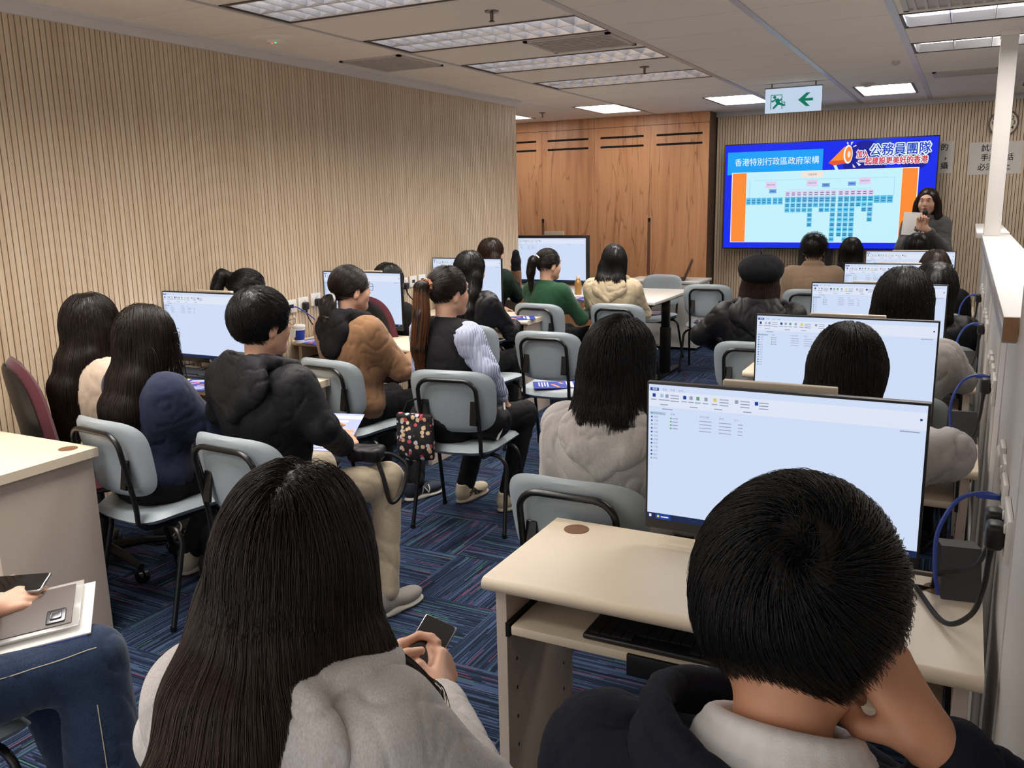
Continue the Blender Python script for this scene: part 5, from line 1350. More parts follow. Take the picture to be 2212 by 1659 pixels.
# 7 vest
def vest_extra(o, g):
    S = Sdf(); Nk, che, mid, hip, SL, T, sh = (g[k] for k in ('N', 'che', 'mid', 'hip', 'SL', 'T', 'sh'))
    S.el(hip + V(0, -.012, .03), (.186, .148, .10), .05); S.el(mid, (.158, .128, T * .40), .06); S.el(che + V(0, -.004, 0), (sh * .86 + .028, .138, T * .36), .06)
    S.rc(SL[-1] + V(.040, 0, .010), SL[1] + V(-.040, 0, .010), .074, .074, .04); S.rc(Nk + V(0, -.018, -.055), Nk + V(0, -.012, -.020), .088, .074, .03)
    S.el(Nk + V(0, .020, .02), (.068, .075, .070), .012, -1)
    vs, q = cloth(S, .009, .005, 77, 9); obj('vest', mesh_np('vest', vs, q, F_VEST), o)['label'] = 'black sleeveless knitted vest'
    mb = MB(); t = Vector(g['C'] + g['R'] @ V(-.005, -.125, .035))
    mb.tube([t + Vector((.03 * math.cos(a), .0, .026 * math.sin(a))) for a in np.linspace(0, 2 * PI, 18, endpoint=False)], [.008 + .004 * (k % 2) for k in range(18)], 8, True); mb.build('scrunchie', mat('bronze_satin', srgb(150, 96, 66), 0.35, var=.3), o)
    mb = MB(); mb.tube([Vector(Nk + V(-.085, -.085, .0)), Vector(Nk + V(-.05, -.155, -.14)), Vector(Nk + V(.04, -.165, -.26)), Vector(Nk + V(.14, -.12, -.38))], .005, 6); mb.build('bag_strap', M_GREYM, o)
    mb = MB(); t = Vector(g['C'] + g['R'] @ V(0.01, -.02, .128)); 
    for k in range(5): mb.ell(t + Vector((-.03 + .015 * k, -.012 * k * .4, .002)), (.005, .012, .008), 8)
    mb.build('hair_clip', M_GREYM, o)
person('woman in a black vest over a blue striped shirt with ginger brown ponytail', (-2.25, 3.68, 1.312), 14, 5, 2, 10, top=F_STRIPE, trousers=F_DTROU, shoes=SH_BEI, marks='cross', seed=17, vox=.009, q=4200, topname='shirt', slim=.9, face=True, sleeve=1.08, fold=.008, arms={1: (((.25, .05, .83), 'l'), ((.17, .24, .64), 'l')), -1: 'lap'},
       hair=dict(style='pony', mat=H_DKB, tailmat=H_GIN, tie=(-.005, -.118, .035), tail=[([(-.005, -.118, .035), (-.01, -.155, .02), (-.02, -.175, -.10, 0), (-.02, -.20, -.26, 0), (-.01, -.195, -.38, 0)], (.02, .034, .042, .038, .010))], crown=(0, .04, .12), r=.0008),
       extra=vest_extra, knees={-1: (-.12, .43, .52), 1: (.17, .42, .52)}, feet={-1: (-.16, .30, .085), 1: (.12, .34, .085)})
# 8-9 third row along the slatted wall
person('woman in a ribbed black jacket with long straight black hair at the third left desk', (-2.94, 5.10, 1.298), 6, 10, 4, 6, top=F_PUFF, trousers=F_DTROU, shoes=SH_BLK, seed=18, q=2000, fold=.011, arms={-1: 'desk', 1: 'desk'}, hair=dict(style='long', mat=H_BLK, fall=back_fall(.32), len=.40))
def phone_arm(o, g):
    S = Sdf(); a = V(*g['E'][1]); S.rc(a, g['W'][1], .05, .045, .03); vs, q = cloth(S, .01, .004, 5); obj('sleeve', mesh_np('sleeve', vs, q, fabric('brown_sleeve', srgb(120, 84, 62))), o)['label'] = 'brown coat sleeve'
    S = Sdf(); d = g['W'][1] - a; d = d / np.linalg.norm(d); S.rc(g['W'][1] - d * .01, g['W'][1] + d * .09, .044, .040, .02); S.rc(g['W'][1] + d * .09, g['W'][1] + d * .16, .040, .030, .02); vs, q = cloth(S, .008, .002, 6); obj('glove', mesh_np('glove', vs, q, F_BLK2), o)['label'] = 'black glove on a raised hand'
person('woman with chestnut hair in a dark green top, farthest along the slatted wall', (-3.60, 6.62, 1.312), 12, 8, 4, 22, top=fabric('bottle_green_knit', srgb(24, 40, 34)), trousers=F_DTROU, shoes=SH_BLK, seed=19, q=1600, face=True, hair=dict(style='long', mat=H_BRN, fall=back_fall(.3), len=.36), arms={1: (((-3.44, 6.75, .80), 'w'), ((-3.425, 6.72, 1.02), 'w'))}, hands={1: dict(dir=(0, .1, 1), back=(.9, -.3, 0), curl=(1.5, 1.6, 1.1), thumb=(1.3, .8), scale=.72)}, extra=phone_arm)
# 10-11 at the far table
person('woman in a dark green sweater with brown ponytail at the far white table', (-2.93, 6.32, 1.242), 16, 6, 3, 14, top=F_GREEN, trousers=F_DTROU, shoes=SH_BLK, seed=20, q=1600, face=True, fold=.004, topname='sweater', arms={-1: 'desk', 1: 'desk'},
       hair=dict(style='pony', mat=H_DKB, tie=(0, -.115, .03), tail=[([(0, -.115, .03), (-.01, -.145, .03), (-.02, -.155, -.06), (-.02, -.15, -.2)], (.022, .036, .036, .010))], crown=(0, .04, .12)),
       extra=lambda o, g: clip_extra(o, g))
person('woman in a sand-coloured hooded jacket with a black bob at the far white table', (-2.46, 6.52, 1.266), -6, 6, 3, -34, top=F_SAND, loose=.015, trousers=F_DTROU, shoes=SH_BLK, seed=21, q=1800, fold=.011, hood=.09, face=True, arms={-1: 'desk', 1: 'desk'},
       hair=dict(style='bob', mat=H_BLK, fall=back_fall(.15, .055, -.085, .05, .045), len=.27, part=.01))
# 12 grey hoodie
person('person in a grey hoodie with a shaggy black bob, left of the largest monitor', (-0.930, 2.53, 1.245), -2, 8, 10, 12, sh=.178, bulk=1.12, top=F_HOODIE, trousers=F_DTROU, shoes=SH_BLK, seed=22, vox=.007, q=9000, fold=.007, topname='hoodie', hood=.11,
       hair=dict(style='bob', mat=H_BLK, fall=back_fall(.17, .053, -.090, .054, .038, 4), len=.275, vol=1.12, r=.0006, part=.02, jit=.22, off=(-.003, .012), wave=.002))
# 13 beret
def beret_extra(o, g):
    C, R = g['C'], g['R']; S = Sdf(); T = lambda *p: C + R @ V(*p)
    S.el(T(0, -.045, .060), (.130, .135, .088), .03, 1, R @ rotm(16, 0, 0)); S.el(T(0, -.02, .02), (.098, .115, .05), .03, 1, R); S.el(T(0, .0, -.045), (.088, .108, .07), .02, -1, R)
    vs, q = cloth(S, .008, .004, 33, 14); b = obj('beret', mesh_np('beret', vs, q, fabric('black_felt', srgb(11, 11, 15))), o); b['label'] = 'black felt beret'
    mb = MB(); mb.tube([Vector(T(0, -.07, .145)), Vector(T(0, -.075, .158))], .004, 6); mb.build('stalk', F_BLK2, b)
person('person in a black hooded coat and black beret in the aisle on the right', (-1.05, 5.22, 1.268), -6, 6, 3, -2, sh=.195, bulk=1.2, top=F_PUFF, trousers=F_DTROU, shoes=SH_BLK, seed=23, q=1500, fold=.007, hood=.10, sleeve=1.18,
       hair=dict(style='bob', mat=H_BRN, fall=back_fall(.15, .075, -.075, .03, .02, 4), len=.22, jit=.3, wave=.004), extra=beret_extra, arms={-1: (((-.34, .06, .80), 'l'), ((-.16, .28, .66), 'l'))})
# 14-15
person('person in a taupe knit with tousled short black hair in front of the wall screen', (-1.16, 7.95, 1.278), -6, 5, 3, 0, sh=.185, bulk=1.1, top=F_TAUPE, trousers=F_DTROU, shoes=SH_BLK, seed=24, q=1800, topname='sweater', collar='high',
       hair=dict(style='short', mat=H_BLK, crown=(.0, -.05, .118), swirl=.4, len=.05, off=(-.002, .022), vol=1.10, jit=.4, nape=-10))
person('dark-haired person whose head shows behind the taupe knit sitter', (-0.93, 8.62, 1.228), -4, 5, 3, 0, top=F_BLK2, trousers=F_DTROU, shoes=SH_BLK, seed=25, q=1000, hair=dict(style='bob', mat=H_BLK, fall=back_fall(.2, .05, -.085), len=.3))
# 17-21 along the partition
person('dark-haired person showing just above the farthest monitor, below the presenter', (-0.36, 8.22, 1.272), 0, 8, 16, 0, top=F_BLK2, trousers=F_DTROU, shoes=SH_BLK, seed=27, q=1000, hair=dict(style='short', mat=H_BLK, len=.06, vol=1.08))
person('brown-haired person whose crown shows at the fourth monitor along the partition', (-0.175, 6.66, 1.232), 0, 8, 14, 0, top=F_BLK2, trousers=F_DTROU, shoes=SH_BLK, seed=28, q=1200, hair=dict(style='bob', mat=H_BRN, fall=back_fall(.2, .05, -.085), len=.3, part=.0))
person('person in a black jacket with smooth black hair, third from the front along the partition', (-0.130, 5.30, 1.222), 4, 10, 10, 6, sh=.175, bulk=1.1, arms={-1: 'tight', 1: 'tight'}, top=F_PUFF, trousers=F_DTROU, shoes=SH_BLK, seed=29, q=1600, fold=.010, hair=dict(style='long', mat=H_BLK, fall=back_fall(.2, .05, -.09), len=.32, vol=1.25, part=.02))
person('person in grey wool with a thick black bob, second from the front along the partition', (-0.212, 3.98, 1.290), 4, 9, 10, 0, arms={-1: 'desk', 1: (((.245, .10, .86), 'l'), ((.13, .34, .78), 'l'))}, sh=.175, bulk=1.15, top=F_GREY20, trousers=F_DTROU, shoes=SH_BLK, seed=30, q=2600, topname='sweater', fold=.008, hair=dict(style='bob', mat=H_BLK, fall=back_fall(.16, .06, -.075, .055, .045), len=.26, vol=1.26, crown=(-.01, .0, .14)))
person('person in a pale grey blouse, smooth black head bowed behind the largest monitor', (-0.275, 2.63, 1.240), 6, 14, 26, -2, sh=.175, bulk=1.1, top=F_WHITEB, trousers=F_DTROU, shoes=SH_BLK, seed=31, vox=.008, q=6500, topname='blouse', fold=.010, sleeve=1.32, arms={1: (((.275, .12, .92), 'l'), ((.13, .36, .80), 'l')), -1: 'desk'},
       hair=dict(style='bob', mat=H_BLK, fall=[([(-.05, -.06, -.06), (-.06, -.05, -.12)], (.05, .03)), ([(-.085, .03, -.02), (-.10, .06, -.13)], (.03, .014))], vol=1.13, crown=(.0, .02, .13), r=.0006, face=.140, len=.24, jit=.05))
# ------------------------------------------------------------------ chairs
chair(-2.17, 3.695, 8, 'grey stacking chair under the black-vested woman, printed bag hanging on it')
chair(-2.22, 2.385, -4, 'grey stacking chair under the man in glasses')
chair(-2.86, 2.375, -6, 'grey stacking chair under the navy-jacketed woman')
chair(-2.88, 3.725, -6, 'grey stacking chair under the woman in the camel coat')
chair(-2.24, 4.98, 2, 'empty grey stacking chair mid-aisle with a blue leaflet on its seat')
chair(-2.85, 5.095, -2, 'grey stacking chair under the ribbed black jacket at the third left desk')
chair(-2.90, 6.285, -4, 'grey stacking chair under the dark green sweater')
chair(-2.33, 6.455, 0, 'grey stacking chair under the sand-coloured jacket')
chair(-2.08, 8.10, 4, 'empty grey stacking chair beyond the white table end, dark leaflet on its seat')
chair(-2.78, 8.515, 170, 'grey stacking chair across the far white table, seen under the table top')
chair(-0.955, 2.425, 0, 'grey stacking chair under the grey hoodie beside the foreground desk')
chair(-1.00, 5.015, 2, 'grey stacking chair under the black coat and beret')
chair(-1.15, 7.905, 2, 'grey stacking chair under the taupe knit')
chair(-0.93, 8.62, 2, 'grey stacking chair behind the taupe knit sitter')
chair(-0.36, 8.175, 0, 'grey stacking chair under the person below the presenter')
chair(-0.175, 6.635, 0, 'grey stacking chair at the fifth partition desk')
chair(-0.12, 5.255, 0, 'grey stacking chair at the fourth partition desk')
chair(-0.225, 3.935, 0, 'grey stacking chair at the third partition desk')
chair(-0.275, 2.555, 0, 'grey stacking chair under the pale grey blouse')
chair(-0.84, 0.945, 12, 'grey stacking chair under the long-haired woman in the foreground')
chair(-0.13, 0.845, 3, 'grey stacking chair under the man in the right foreground')
chair(-2.08, 0.925, 4, 'grey stacking chair at the lower left corner under the denim legs')
chair(-3.66, 6.635, -6, 'grey stacking chair of the chestnut-haired woman')
chair(-4.45, 8.55, 170, 'grey stacking chair beyond the far display, only a corner showing')
task_chair(-3.40, 2.48, -28, 'maroon swivel chair at the left edge under the beige jacket')
task_chair(-3.52, 5.00, -12, 'maroon swivel chair behind the second left monitor')
task_chair(-3.60, 3.80, -8, 'maroon swivel chair hidden behind the first left monitor')
# ------------------------------------------------------------------ foreground people
chair(-0.93, 3.80, 0, 'empty grey stacking chair whose top edge shows just above the largest monitor')

def fg_man_extra(o, g):
    C, R, Nk = g['C'], g['R'], g['N']
    S = Sdf()                                   # white tee collar standing off the nape
    for k in range(5):
        S.chain([Nk + V(math.sin(x) * (.072 + .011 * k), .002 - math.cos(x) * (.068 + .011 * k), .030 - .017 * k + .032 * math.cos(x)) for x in np.radians(np.linspace(-160, 160, 25))], .011, .010)
    vs, q = S.surf(.004); obj('shirt_collar', mesh_np('shirt_collar', vs, q, F_TEE), o)['label'] = 'white shirt collar'
    S = Sdf()                                   # folded-down jacket collar
    S.chain([Nk + V(math.sin(x) * .138, .010 - math.cos(x) * .126, -.004 + .026 * math.cos(x) + .040 * max(0, -math.sin(x))) for x in np.radians(np.linspace(-158, 40, 22))], .016, .012)
    S.chain([Nk + V(math.sin(x) * .146, .006 - math.cos(x) * .132, -.034 + .024 * math.cos(x) + .03 * max(0, -math.sin(x))) for x in np.radians(np.linspace(-158, 40, 22))], .016, .02)
    S.chain([Nk + V(math.sin(x) * .138, .008 - math.cos(x) * .124, -.034 + .016 * math.cos(x)) for x in np.radians(np.linspace(40, 158, 12))], .014, .012)
    vs, q = cloth(S, .005, .003, 17, 14); obj('jacket_collar', mesh_np('jacket_collar', vs, q, F_NAVYFG), o)
    mb = MB()                                   # twisted cord at the nape
    pts = smooth_path([Vector(Nk + V(.012, -.088, .030)), Vector(Nk + V(.030, -.102, .012)), Vector(Nk + V(.052, -.112, -.020)), Vector(Nk + V(.060, -.118, -.07))], 12)
    for ph in (0, PI):
        mb.tube([p + Vector((.0042 * math.cos(i * .9 + ph), .002 * math.sin(i * .9 + ph), .0042 * math.sin(i * .9 + ph))) for i, p in enumerate(pts)], .0038, 7)
    mb.build('cord', mat('beige_cord', srgb(206, 186, 166), 0.8, var=.2, nscale=400), o)['label'] = 'twisted beige cord'
def fg_man():
    person('black-haired man in a dark navy jacket in the right foreground, chin on fist', (-.130, .905, 1.308), 3, 13, 22, 2, sh=.205, bulk=1.12, skin=SK_B, top=F_NAVYFG, trousers=F_DTROU, shoes=SH_BLK, seed=50, vox=.0065, q=30000, fold=.006, face=False, collar='none',
           hair=dict(style='short', mat=H_BLK, crown=(.020, -.108, .052), whorl=(.020, -.104, .068), swirl=.5, len=.060, r=.00042, vol=1.10, off=(-.003, .012), jit=.20, nape=-20, rough=.003, face=.142, lo=-.09),
           arms={1: (((.225, 1.00, .86), 'w'), ((.004, .895, 1.075), 'w')), -1: (((-.40, .90, .80), 'w'), ((-.30, 1.22, .80), 'w'))},
           hands={1: dict(dir=(-.55, .12, .75), back=(.75, -.45, .5), w=True, curl=(1.3, 1.5, .9), thumb=(1.3, .9), scale=1.0)}, hvox=.003, extra=fg_man_extra, sleeve=1.0, cuff=0)
fg_man()

# the phone she holds
def phone(label, loc, R, screen=True, col=None):
    t = thing('phone', label, 'phone', loc); t.rotation_euler = Matrix(R.tolist()).to_euler()
    mb = MB(); mb.box(-.036, .036, -.075, .075, -.004, .004, .0035, 3); mb.build('body', col or M_ALU, t)
    mb = MB(); pts = [(sx * .0335 - sx * .008 + .008 * math.cos(a), sy * .0725 - sy * .008 + .008 * math.sin(a)) for sx, sy, a0 in ((1, 1, 0), (-1, 1, PI / 2), (-1, -1, PI), (1, -1, 1.5 * PI)) for a in np.linspace(a0, a0 + PI / 2, 6)]
    mb.prism(pts, .0038, .0046, 'xy'); mb.build('glass', mat('phone_glass', (.006, .006, .007), 0.03, var=.0, spec=.8, coat=1.0), t)
    return t
def fg_woman_extra(o, g):
    C, R, Nk = g['C'], g['R'], g['N']
    S = Sdf()                                   # wide hood lying round the neck
    S.chain([Nk + V(math.sin(x) * (.106 + .022 * (x > 0)), .020 - math.cos(x) * .086, .006 + .016 * math.cos(x)) for x in np.radians(np.linspace(-150, 150, 19))], [.018] + [.025] * 17 + [.018], .018)
    S.el(Nk + V(0.02, -.105, -.055), (.125, .034, .110), .03, 1, rotm(-10, 0, 0));
    S.el(Nk + V(0, -.025, .055), (.080, .074, .058), .014, -1)
    vs, q = cloth(S, .006, .006, 71, 9); obj('hood', mesh_np('hood', vs, q, F_HOOD2), o)
    S = Sdf(); E, W = g['E'][1], g['W'][1]; d = (W - E) / np.linalg.norm(W - E)
    S.rc(W - d * .06, W - d * .015, .037, .034, .01); S.rc(W - d * .055, W, .022, .022, .006, -1); vs, q = S.surf(.004); obj('cuff', mesh_np('cuff', vs, q, F_HOODIE), o)
def fg_woman():
    person('woman in a pale grey hoodie with long brown hair in the foreground, holding a phone', (-.800, .880, 1.262), -10, 8, 20, -4, sh=.152, bulk=.98, top=F_HOOD2, trousers=F_DENIM, shoes=SH_CREAM, seed=51, vox=.0065, q=16000, fold=.007, topname='hoodie', sleeve=1.12,
           hair=dict(style='long', mat=H_OMB, part=.008, vol=1.01, r=.00048, len=.62, steps=34, off=(-.004, .012), jit=.10, rough=.004, dens=1.0,
                     fall=[([(x, -.060, -.05), (x * 1.0, -.135, -.15), (x * 1.05 - .01, -.215, -.27), (x * 1.1 - .02, -.245, -.52)], (.046, .046, .040, .022)) for x in (-.064, -.026, .010)] +
                          [([(-.075, -.02, -.04), (-.086, -.07, -.15), (-.100, -.15, -.28), (-.110, -.20, -.46)], (.026, .028, .026, .014)), ([(.070, .0, -.02), (.090, -.01, -.12), (.125, .03, -.20), (.150, .085, -.235)], (.028, .030, .024, .010))]),
           arms={1: (((.262, .10, .80), 'l'), ((-.826, 1.255, .702), 'w')), -1: (((-.25, .12, .80), 'l'), ((-.965, 1.236, .712), 'w'))},
           hands={1: dict(dir=(-.25, .85, .25), back=(.92, .20, .25), w=True, curl=(.95, 1.1, .7), thumb=(1.0, .55)), -1: dict(dir=(.28, .85, .28), back=(-.92, .15, .25), w=True, fingers=[(1.0, 1.1, .7), (1.0, 1.1, .7), (.9, 1.0, .7), (.30, .75, .5)], thumb=(.6, .5))}, hvox=.003, extra=fg_woman_extra,
           knees={-1: (-.12, .42, .53), 1: (.13, .42, .53)})
fg_woman()
y = V(-.02, .75, .35); z = V(.38, -.45, .80)
phone('silver-edged phone held in both hands by the long-haired woman in the foreground', (-.893, 1.322, .748), frame(y, z))

# woman cut off by the left edge: denim legs, hands and phone
def leg_extra(o, g):
    from mathutils.bvhtree import BVHTree        # pale stitching along the outer seam, laid on the cloth
    tr = [c for c in o.children if c.name.startswith('trousers')][0].data
    bv = BVHTree.FromPolygons([v.co.copy() for v in tr.vertices], [tuple(p.vertices) for p in tr.polygons])
    KN, AN, hip = g['KN'][1], g['AN'][1], g['hip']; a = hip + V(.088, .01, -.005); runs = []
    for A, B, dr in ((a, KN, V(.62, 0, .55)), (KN + V(0, -.01, -.03), AN + V(0, 0, .06), V(.8, -.35, 0))):
        pts = []
        for t in np.linspace(.1, .96, 22):
            p = Vector(A + (B - A) * t); d = Vector(dr).normalized(); h = bv.ray_cast(p + d * .3, -d)
            if h[0] is not None: pts.append(h[0] + d * .0004)
        if len(pts) > 3: runs.append(pts)
    mb = MB()
    for pts in runs: mb.tube(pts, .0013, 5)
    mb.build('stitching', mat('pale_stitch', srgb(186, 178, 160), .8), o)
def side_woman():
    person('seated woman cut off by the left edge, only blue denim legs, hands and phone showing', (-2.10, .93, 1.27), 6, 8, 20, 0, top=F_BEIGE, trousers=F_DENIM, shoes=SH_BLK, seed=52, vox=.008, q=300, fold=.006, low=.046,
           arms={1: (((.235, .10, .78), 'l'), ((-2.060, 1.150, .660), 'w')), -1: (((-.22, .10, .78), 'l'), ((-2.20, 1.22, .66), 'w'))},
           hands={1: dict(dir=(.30, .60, .12), back=(.30, -.30, .85), w=True, curl=(.35, .5, .35), thumb=(.3, .5)), -1: dict(dir=(.6, .5, .1), back=(-.2, -.2, .9), w=True, curl=(.5, .6, .4))}, hvox=.0032,
           knees={-1: (-.02, .44, .53), 1: (.25, .45, .545)}, feet={-1: (.14, .50, .085), 1: (.34, .40, .085)}, extra=leg_extra,
           hair=dict(style='long', mat=H_DKB, fall=back_fall(.3), len=.4))
side_woman()
phone('dark phone held up at the left edge over a clear folder', (-2.075, 1.245, .692), frame(V(.75, .45, .03), V(.05, -.25, .95)))
t = thing('clear_folder', 'clear plastic folder with a phone shape on the denim lap at the left edge', 'folder', (-1.975, 1.195, .648)); t.rotation_euler = (math.radians(6), math.radians(12), math.radians(-42))
M_CLEAR = mat('clear_plastic', srgb(206, 204, 200), 0.12, var=.02, alpha=.55)
mb = MB(); mb.box(-.095, .095, -.13, .13, 0, .006, .003); mb.build('sleeve', M_CLEAR, t)
mb = MB(); mb.box(-.080, .080, -.112, .112, .0062, .0085, .001); mb.build('dark_card', mat('dim_brown_card', srgb(92, 82, 78), .5), t)
mb = MB(); mb.box(.02, .07, .055, .098, .0085, .0125, .004); mb.box(.03, .06, .064, .09, .0125, .0145, .004); mb.build('lens_frame', M_GREYM, t)
t2 = thing('paper_sheets', 'white sheets under the clear folder on the denim lap', 'paper', (-1.965, 1.195, .634)); t2.rotation_euler = t.rotation_euler
mb = MB(); mb.box(-.105, .105, -.148, .148, 0, .004); mb.build('white_sheet', M_PAPER, t2); mb = MB(); mb.box(-.100, .108, -.150, .140, -.004, -.001); mb.build('blue_sheet', mat('blue_print', srgb(52, 66, 150), .6), t2)
mb = MB(); mb.tube([Vector((-2.098, 1.150, .655)) + Vector((.030 * math.cos(a), .012 * math.sin(a), .030 * math.sin(a))) for a in np.linspace(0, 2 * PI, 20, endpoint=False)], .003, 6, True)
tag(mb.build('bracelet', mat('dark_cord_bracelet', srgb(92, 38, 30), .5)), 'thin dark bracelet on the wrist at the left edge', 'bracelet')

# ------------------------------------------------------------------ presenter
def presenter_extra(o, g):
    mb = MB(); t = Vector(g['N'] + V(-.06, .135, -.13))
    mb.ell(t, (.012, .006, .03), 10); mb.ell(t + Vector((.02, 0, .02)), (.006, .005, .02), 8); mb.build('brooch', M_WHITEP, o)
person('presenter with long dark hair in a grey sweatshirt, standing with microphone and paper', (-.352, 9.30, 1.655), 184, 1, 2, 4, stand=True, sh=.152, bulk=.92, top=F_GREYS, trousers=F_DTROU, shoes=SH_BLK, seed=53, vox=.008, q=2600, face=True, collar='turn', topname='sweatshirt', fold=.007,
       hair=dict(style='long', mat=H_BRN, part=-.02, ymax=.03, fall=[([(s * .078, -.02, -.02), (s * .098, -.01, -.16), (s * .12, .02, -.30)], (.034, .036, .018)) for s in (-1, 1)] + back_fall(.28), len=.40, face=.118, facez=-.030),
       arms={1: (((-.55, 9.22, 1.10), 'w'), ((-.395, 9.085, 1.295), 'w')), -1: (((-.16, 9.20, 1.08), 'w'), ((-.318, 9.070, 1.272), 'w'))},
       hands={1: dict(dir=(.10, .02, .9), back=(-.3, .8, .1), w=True, curl=(1.0, 1.2, .8), thumb=(.6, .4)), -1: dict(dir=(-.75, -.05, .35), back=(.1, -.95, .2), w=True, curl=(.9, 1.1, .7), thumb=(.5, .2), scale=.88)}, hvox=.004, extra=presenter_extra)
t = thing('microphone', 'black handheld microphone at the presenter\'s mouth', 'microphone', (-.375, 9.085, 1.30)); t.rotation_euler = (math.radians(-14), math.radians(8), 0)
mb = MB(); mb.lathe([(.012, -.06), (.016, .10), (.017, .115)], n=16); mb.build('handle', M_BLACK, t)
mb = MB(); mb.ell((0, 0, .137), (.026, .026, .028), 16); mb.build('grille', mat('mic_grille', srgb(40, 40, 44), .35, metal=.6, bump=.6, bscale=900), t)
t = thing('script_sheet', 'white sheet of paper in the presenter\'s hand', 'paper', (-.448, 9.045, 1.225)); t.rotation_euler = (math.radians(-22), math.radians(4), math.radians(4))
mb = MB(); mb.box(-.098, .098, -.001, .001, 0, .225); mb.build('sheet', M_PAPER, t)

# ------------------------------------------------------------------ leaflets
M_LBLUE = mat('leaflet_blue', srgb(40, 62, 156), .4); M_LORG = mat('leaflet_orange', srgb(226, 140, 92), .5); M_LPALE = mat('leaflet_pale', srgb(214, 212, 226), .5); M_LDK = mat('leaflet_purple', srgb(62, 48, 92), .4)
def leaflet(label, loc, rz, base=None, tilt=(0, 0), s=1.0):
    t = thing('leaflet', label, 'leaflet', loc, 0, 'printed leaflets'); t.rotation_euler = (math.radians(tilt[0]), math.radians(tilt[1]), math.radians(rz))
    mb = MB(); mb.m(0).box(-.105 * s, .105 * s, -.148 * s, .148 * s, 0, .0016)
    z0, z1 = .0016, .0019
    mb.m(1).prism([(-.02, -.02), (.07, .02), (.078, .005), (-.01, -.04)], z0, z1, 'xy'); mb.m(1).prism([(-.07, .03), (-.03, .05), (-.02, .03), (-.06, .01)], z0, z1, 'xy')
    for k in range(4): mb.m(2).box(-.08, .06 - .02 * (k % 2), -.06 - .018 * k, -.052 - .018 * k, z0, z1)
    mb.m(2).box(-.085, .085, .085, .105, z0, z1); mb.m(2).box(-.085, .03, .062, .074, z0, z1)
    mb.build('sheet', [base or M_LBLUE, M_LORG, M_LPALE], t)
    return t
leaflet('blue leaflet on the desk left of the man in glasses', (-3.37, 3.10, .742), 28)
leaflet('blue leaflet on the empty mid-aisle chair seat', (-2.24, 4.93, .468), -62)
leaflet('dark purple leaflet on the empty chair beyond the white table', (-2.07, 8.07, .468), -80, M_LDK)
leaflet('blue leaflet on the third left desk behind the ribbed black jacket', (-3.00, 5.86, .742), -60)
leaflet('blue leaflet beside the paper coffee cup', (-3.70, 4.42, .742), 80)
leaflet('blue leaflet on the far white table between the two seated women', (-3.02, 7.24, .743), 70)
leaflet('pale and orange leaflet in the hand of the man in glasses', (-2.245, 2.745, .700), 14, mat('leaflet_mist', srgb(150, 160, 214), .5), (26, 0), s=.8)
leaflet('leaflet lying on the chair seat across the far table', (-2.78, 8.50, .468), 20, M_LDK, s=.9)

# ------------------------------------------------------------------ cups, bottle
t = thing('coffee_cup', 'white paper coffee cup with a blue print and lid on the desk', 'cup', (-3.80, 4.34, .742))
mb = MB(); mb.m(0).lathe([(.029, 0), (.031, .02)], n=28); mb.m(1).lathe([(.031, .02), (.039, .085)], n=28); mb.m(0).lathe([(.039, .085), (.041, .105)], n=28); mb.build('cup', [M_PAPER, M_LBLUE], t)
mb = MB(); mb.lathe([(.043, .103), (.043, .110), (.039, .118), (.036, .116), (.0, .115)], n=28); mb.build('lid', M_WHITEP, t)
mb = MB(); mb.tube([(-.012, 0, .112), (-.02, 0, .17)], .003, 6); mb.build('stirrer', M_CREAM, t)
mb = MB(); mb.prism([(-.05, .03), (-.005, .045), (.0, .10), (-.045, .095)], -.047, -.045); n = mb.build('napkin', M_PAPER); n.location = (-3.78, 4.33, .742); tag(n, 'crumpled white napkin leaning on the paper coffee cup', 'napkin')
t = thing('drink_bottle', 'gold aluminium drink bottle on the far white table', 'bottle', (-3.20, 7.55, .742))
mb = MB(); mb.lathe([(.030, 0), (.033, .006), (.033, .105), (.026, .130), (.017, .145), (.017, .150)], n=24); mb.build('body', mat('gold_label', srgb(176, 132, 78), .35, metal=.4, var=.3, nscale=60), t)
mb = MB(); mb.lathe([(.019, .150), (.019, .172), (.017, .174)], n=20); mb.build('cap', M_CREAM, t)
mb = MB(); mb.box(-.07, .07, -.04, .04, 0, .03, .008); mb.box(-.06, .06, -.03, .03, .03, .034, .002); d = mb.build('card_reader', M_BLACK); d.location = (-3.86, 7.55, .742); d.rotation_euler = (0, 0, .5); tag(d, 'black box device on the left end of the far white table', 'device')

# ------------------------------------------------------------------ bags
def print_mat():
    m, nt, b = _new('printed_bag_cloth'); N, L = nt.nodes, nt.links
    tc = N.new('ShaderNodeTexCoord'); vo = N.new('ShaderNodeTexVoronoi'); vo.inputs['Scale'].default_value = 36; L.new(tc.outputs['Object'], vo.inputs['Vector'])
    no = N.new('ShaderNodeTexNoise'); no.inputs['Scale'].default_value = 130; L.new(tc.outputs['Object'], no.inputs['Vector'])
    d = math_node(nt, 'ADD', vo.outputs['Distance'], math_node(nt, 'MULTIPLY', no.outputs[0], 0.22))
    mk = math_node(nt, 'LESS_THAN', d, 0.50); sp = N.new('ShaderNodeSeparateColor'); L.new(vo.outputs['Color'], sp.inputs[0])
    r = ramp(nt, sp.outputs[0], [(0, srgb(222, 180, 146)), (.35, srgb(196, 74, 84)), (.55, srgb(206, 204, 214)), (.8, srgb(226, 196, 160))], 'CONSTANT')
    mx = N.new('ShaderNodeMix'); mx.data_type = 'RGBA'; L.new(mk, mx.inputs[0]); mx.inputs[6].default_value = (*srgb(24, 22, 26), 1); L.new(r.outputs[0], mx.inputs[7]); L.new(mx.outputs[2], b.inputs['Base Color']); b.inputs['Roughness'].default_value = .8
    return m
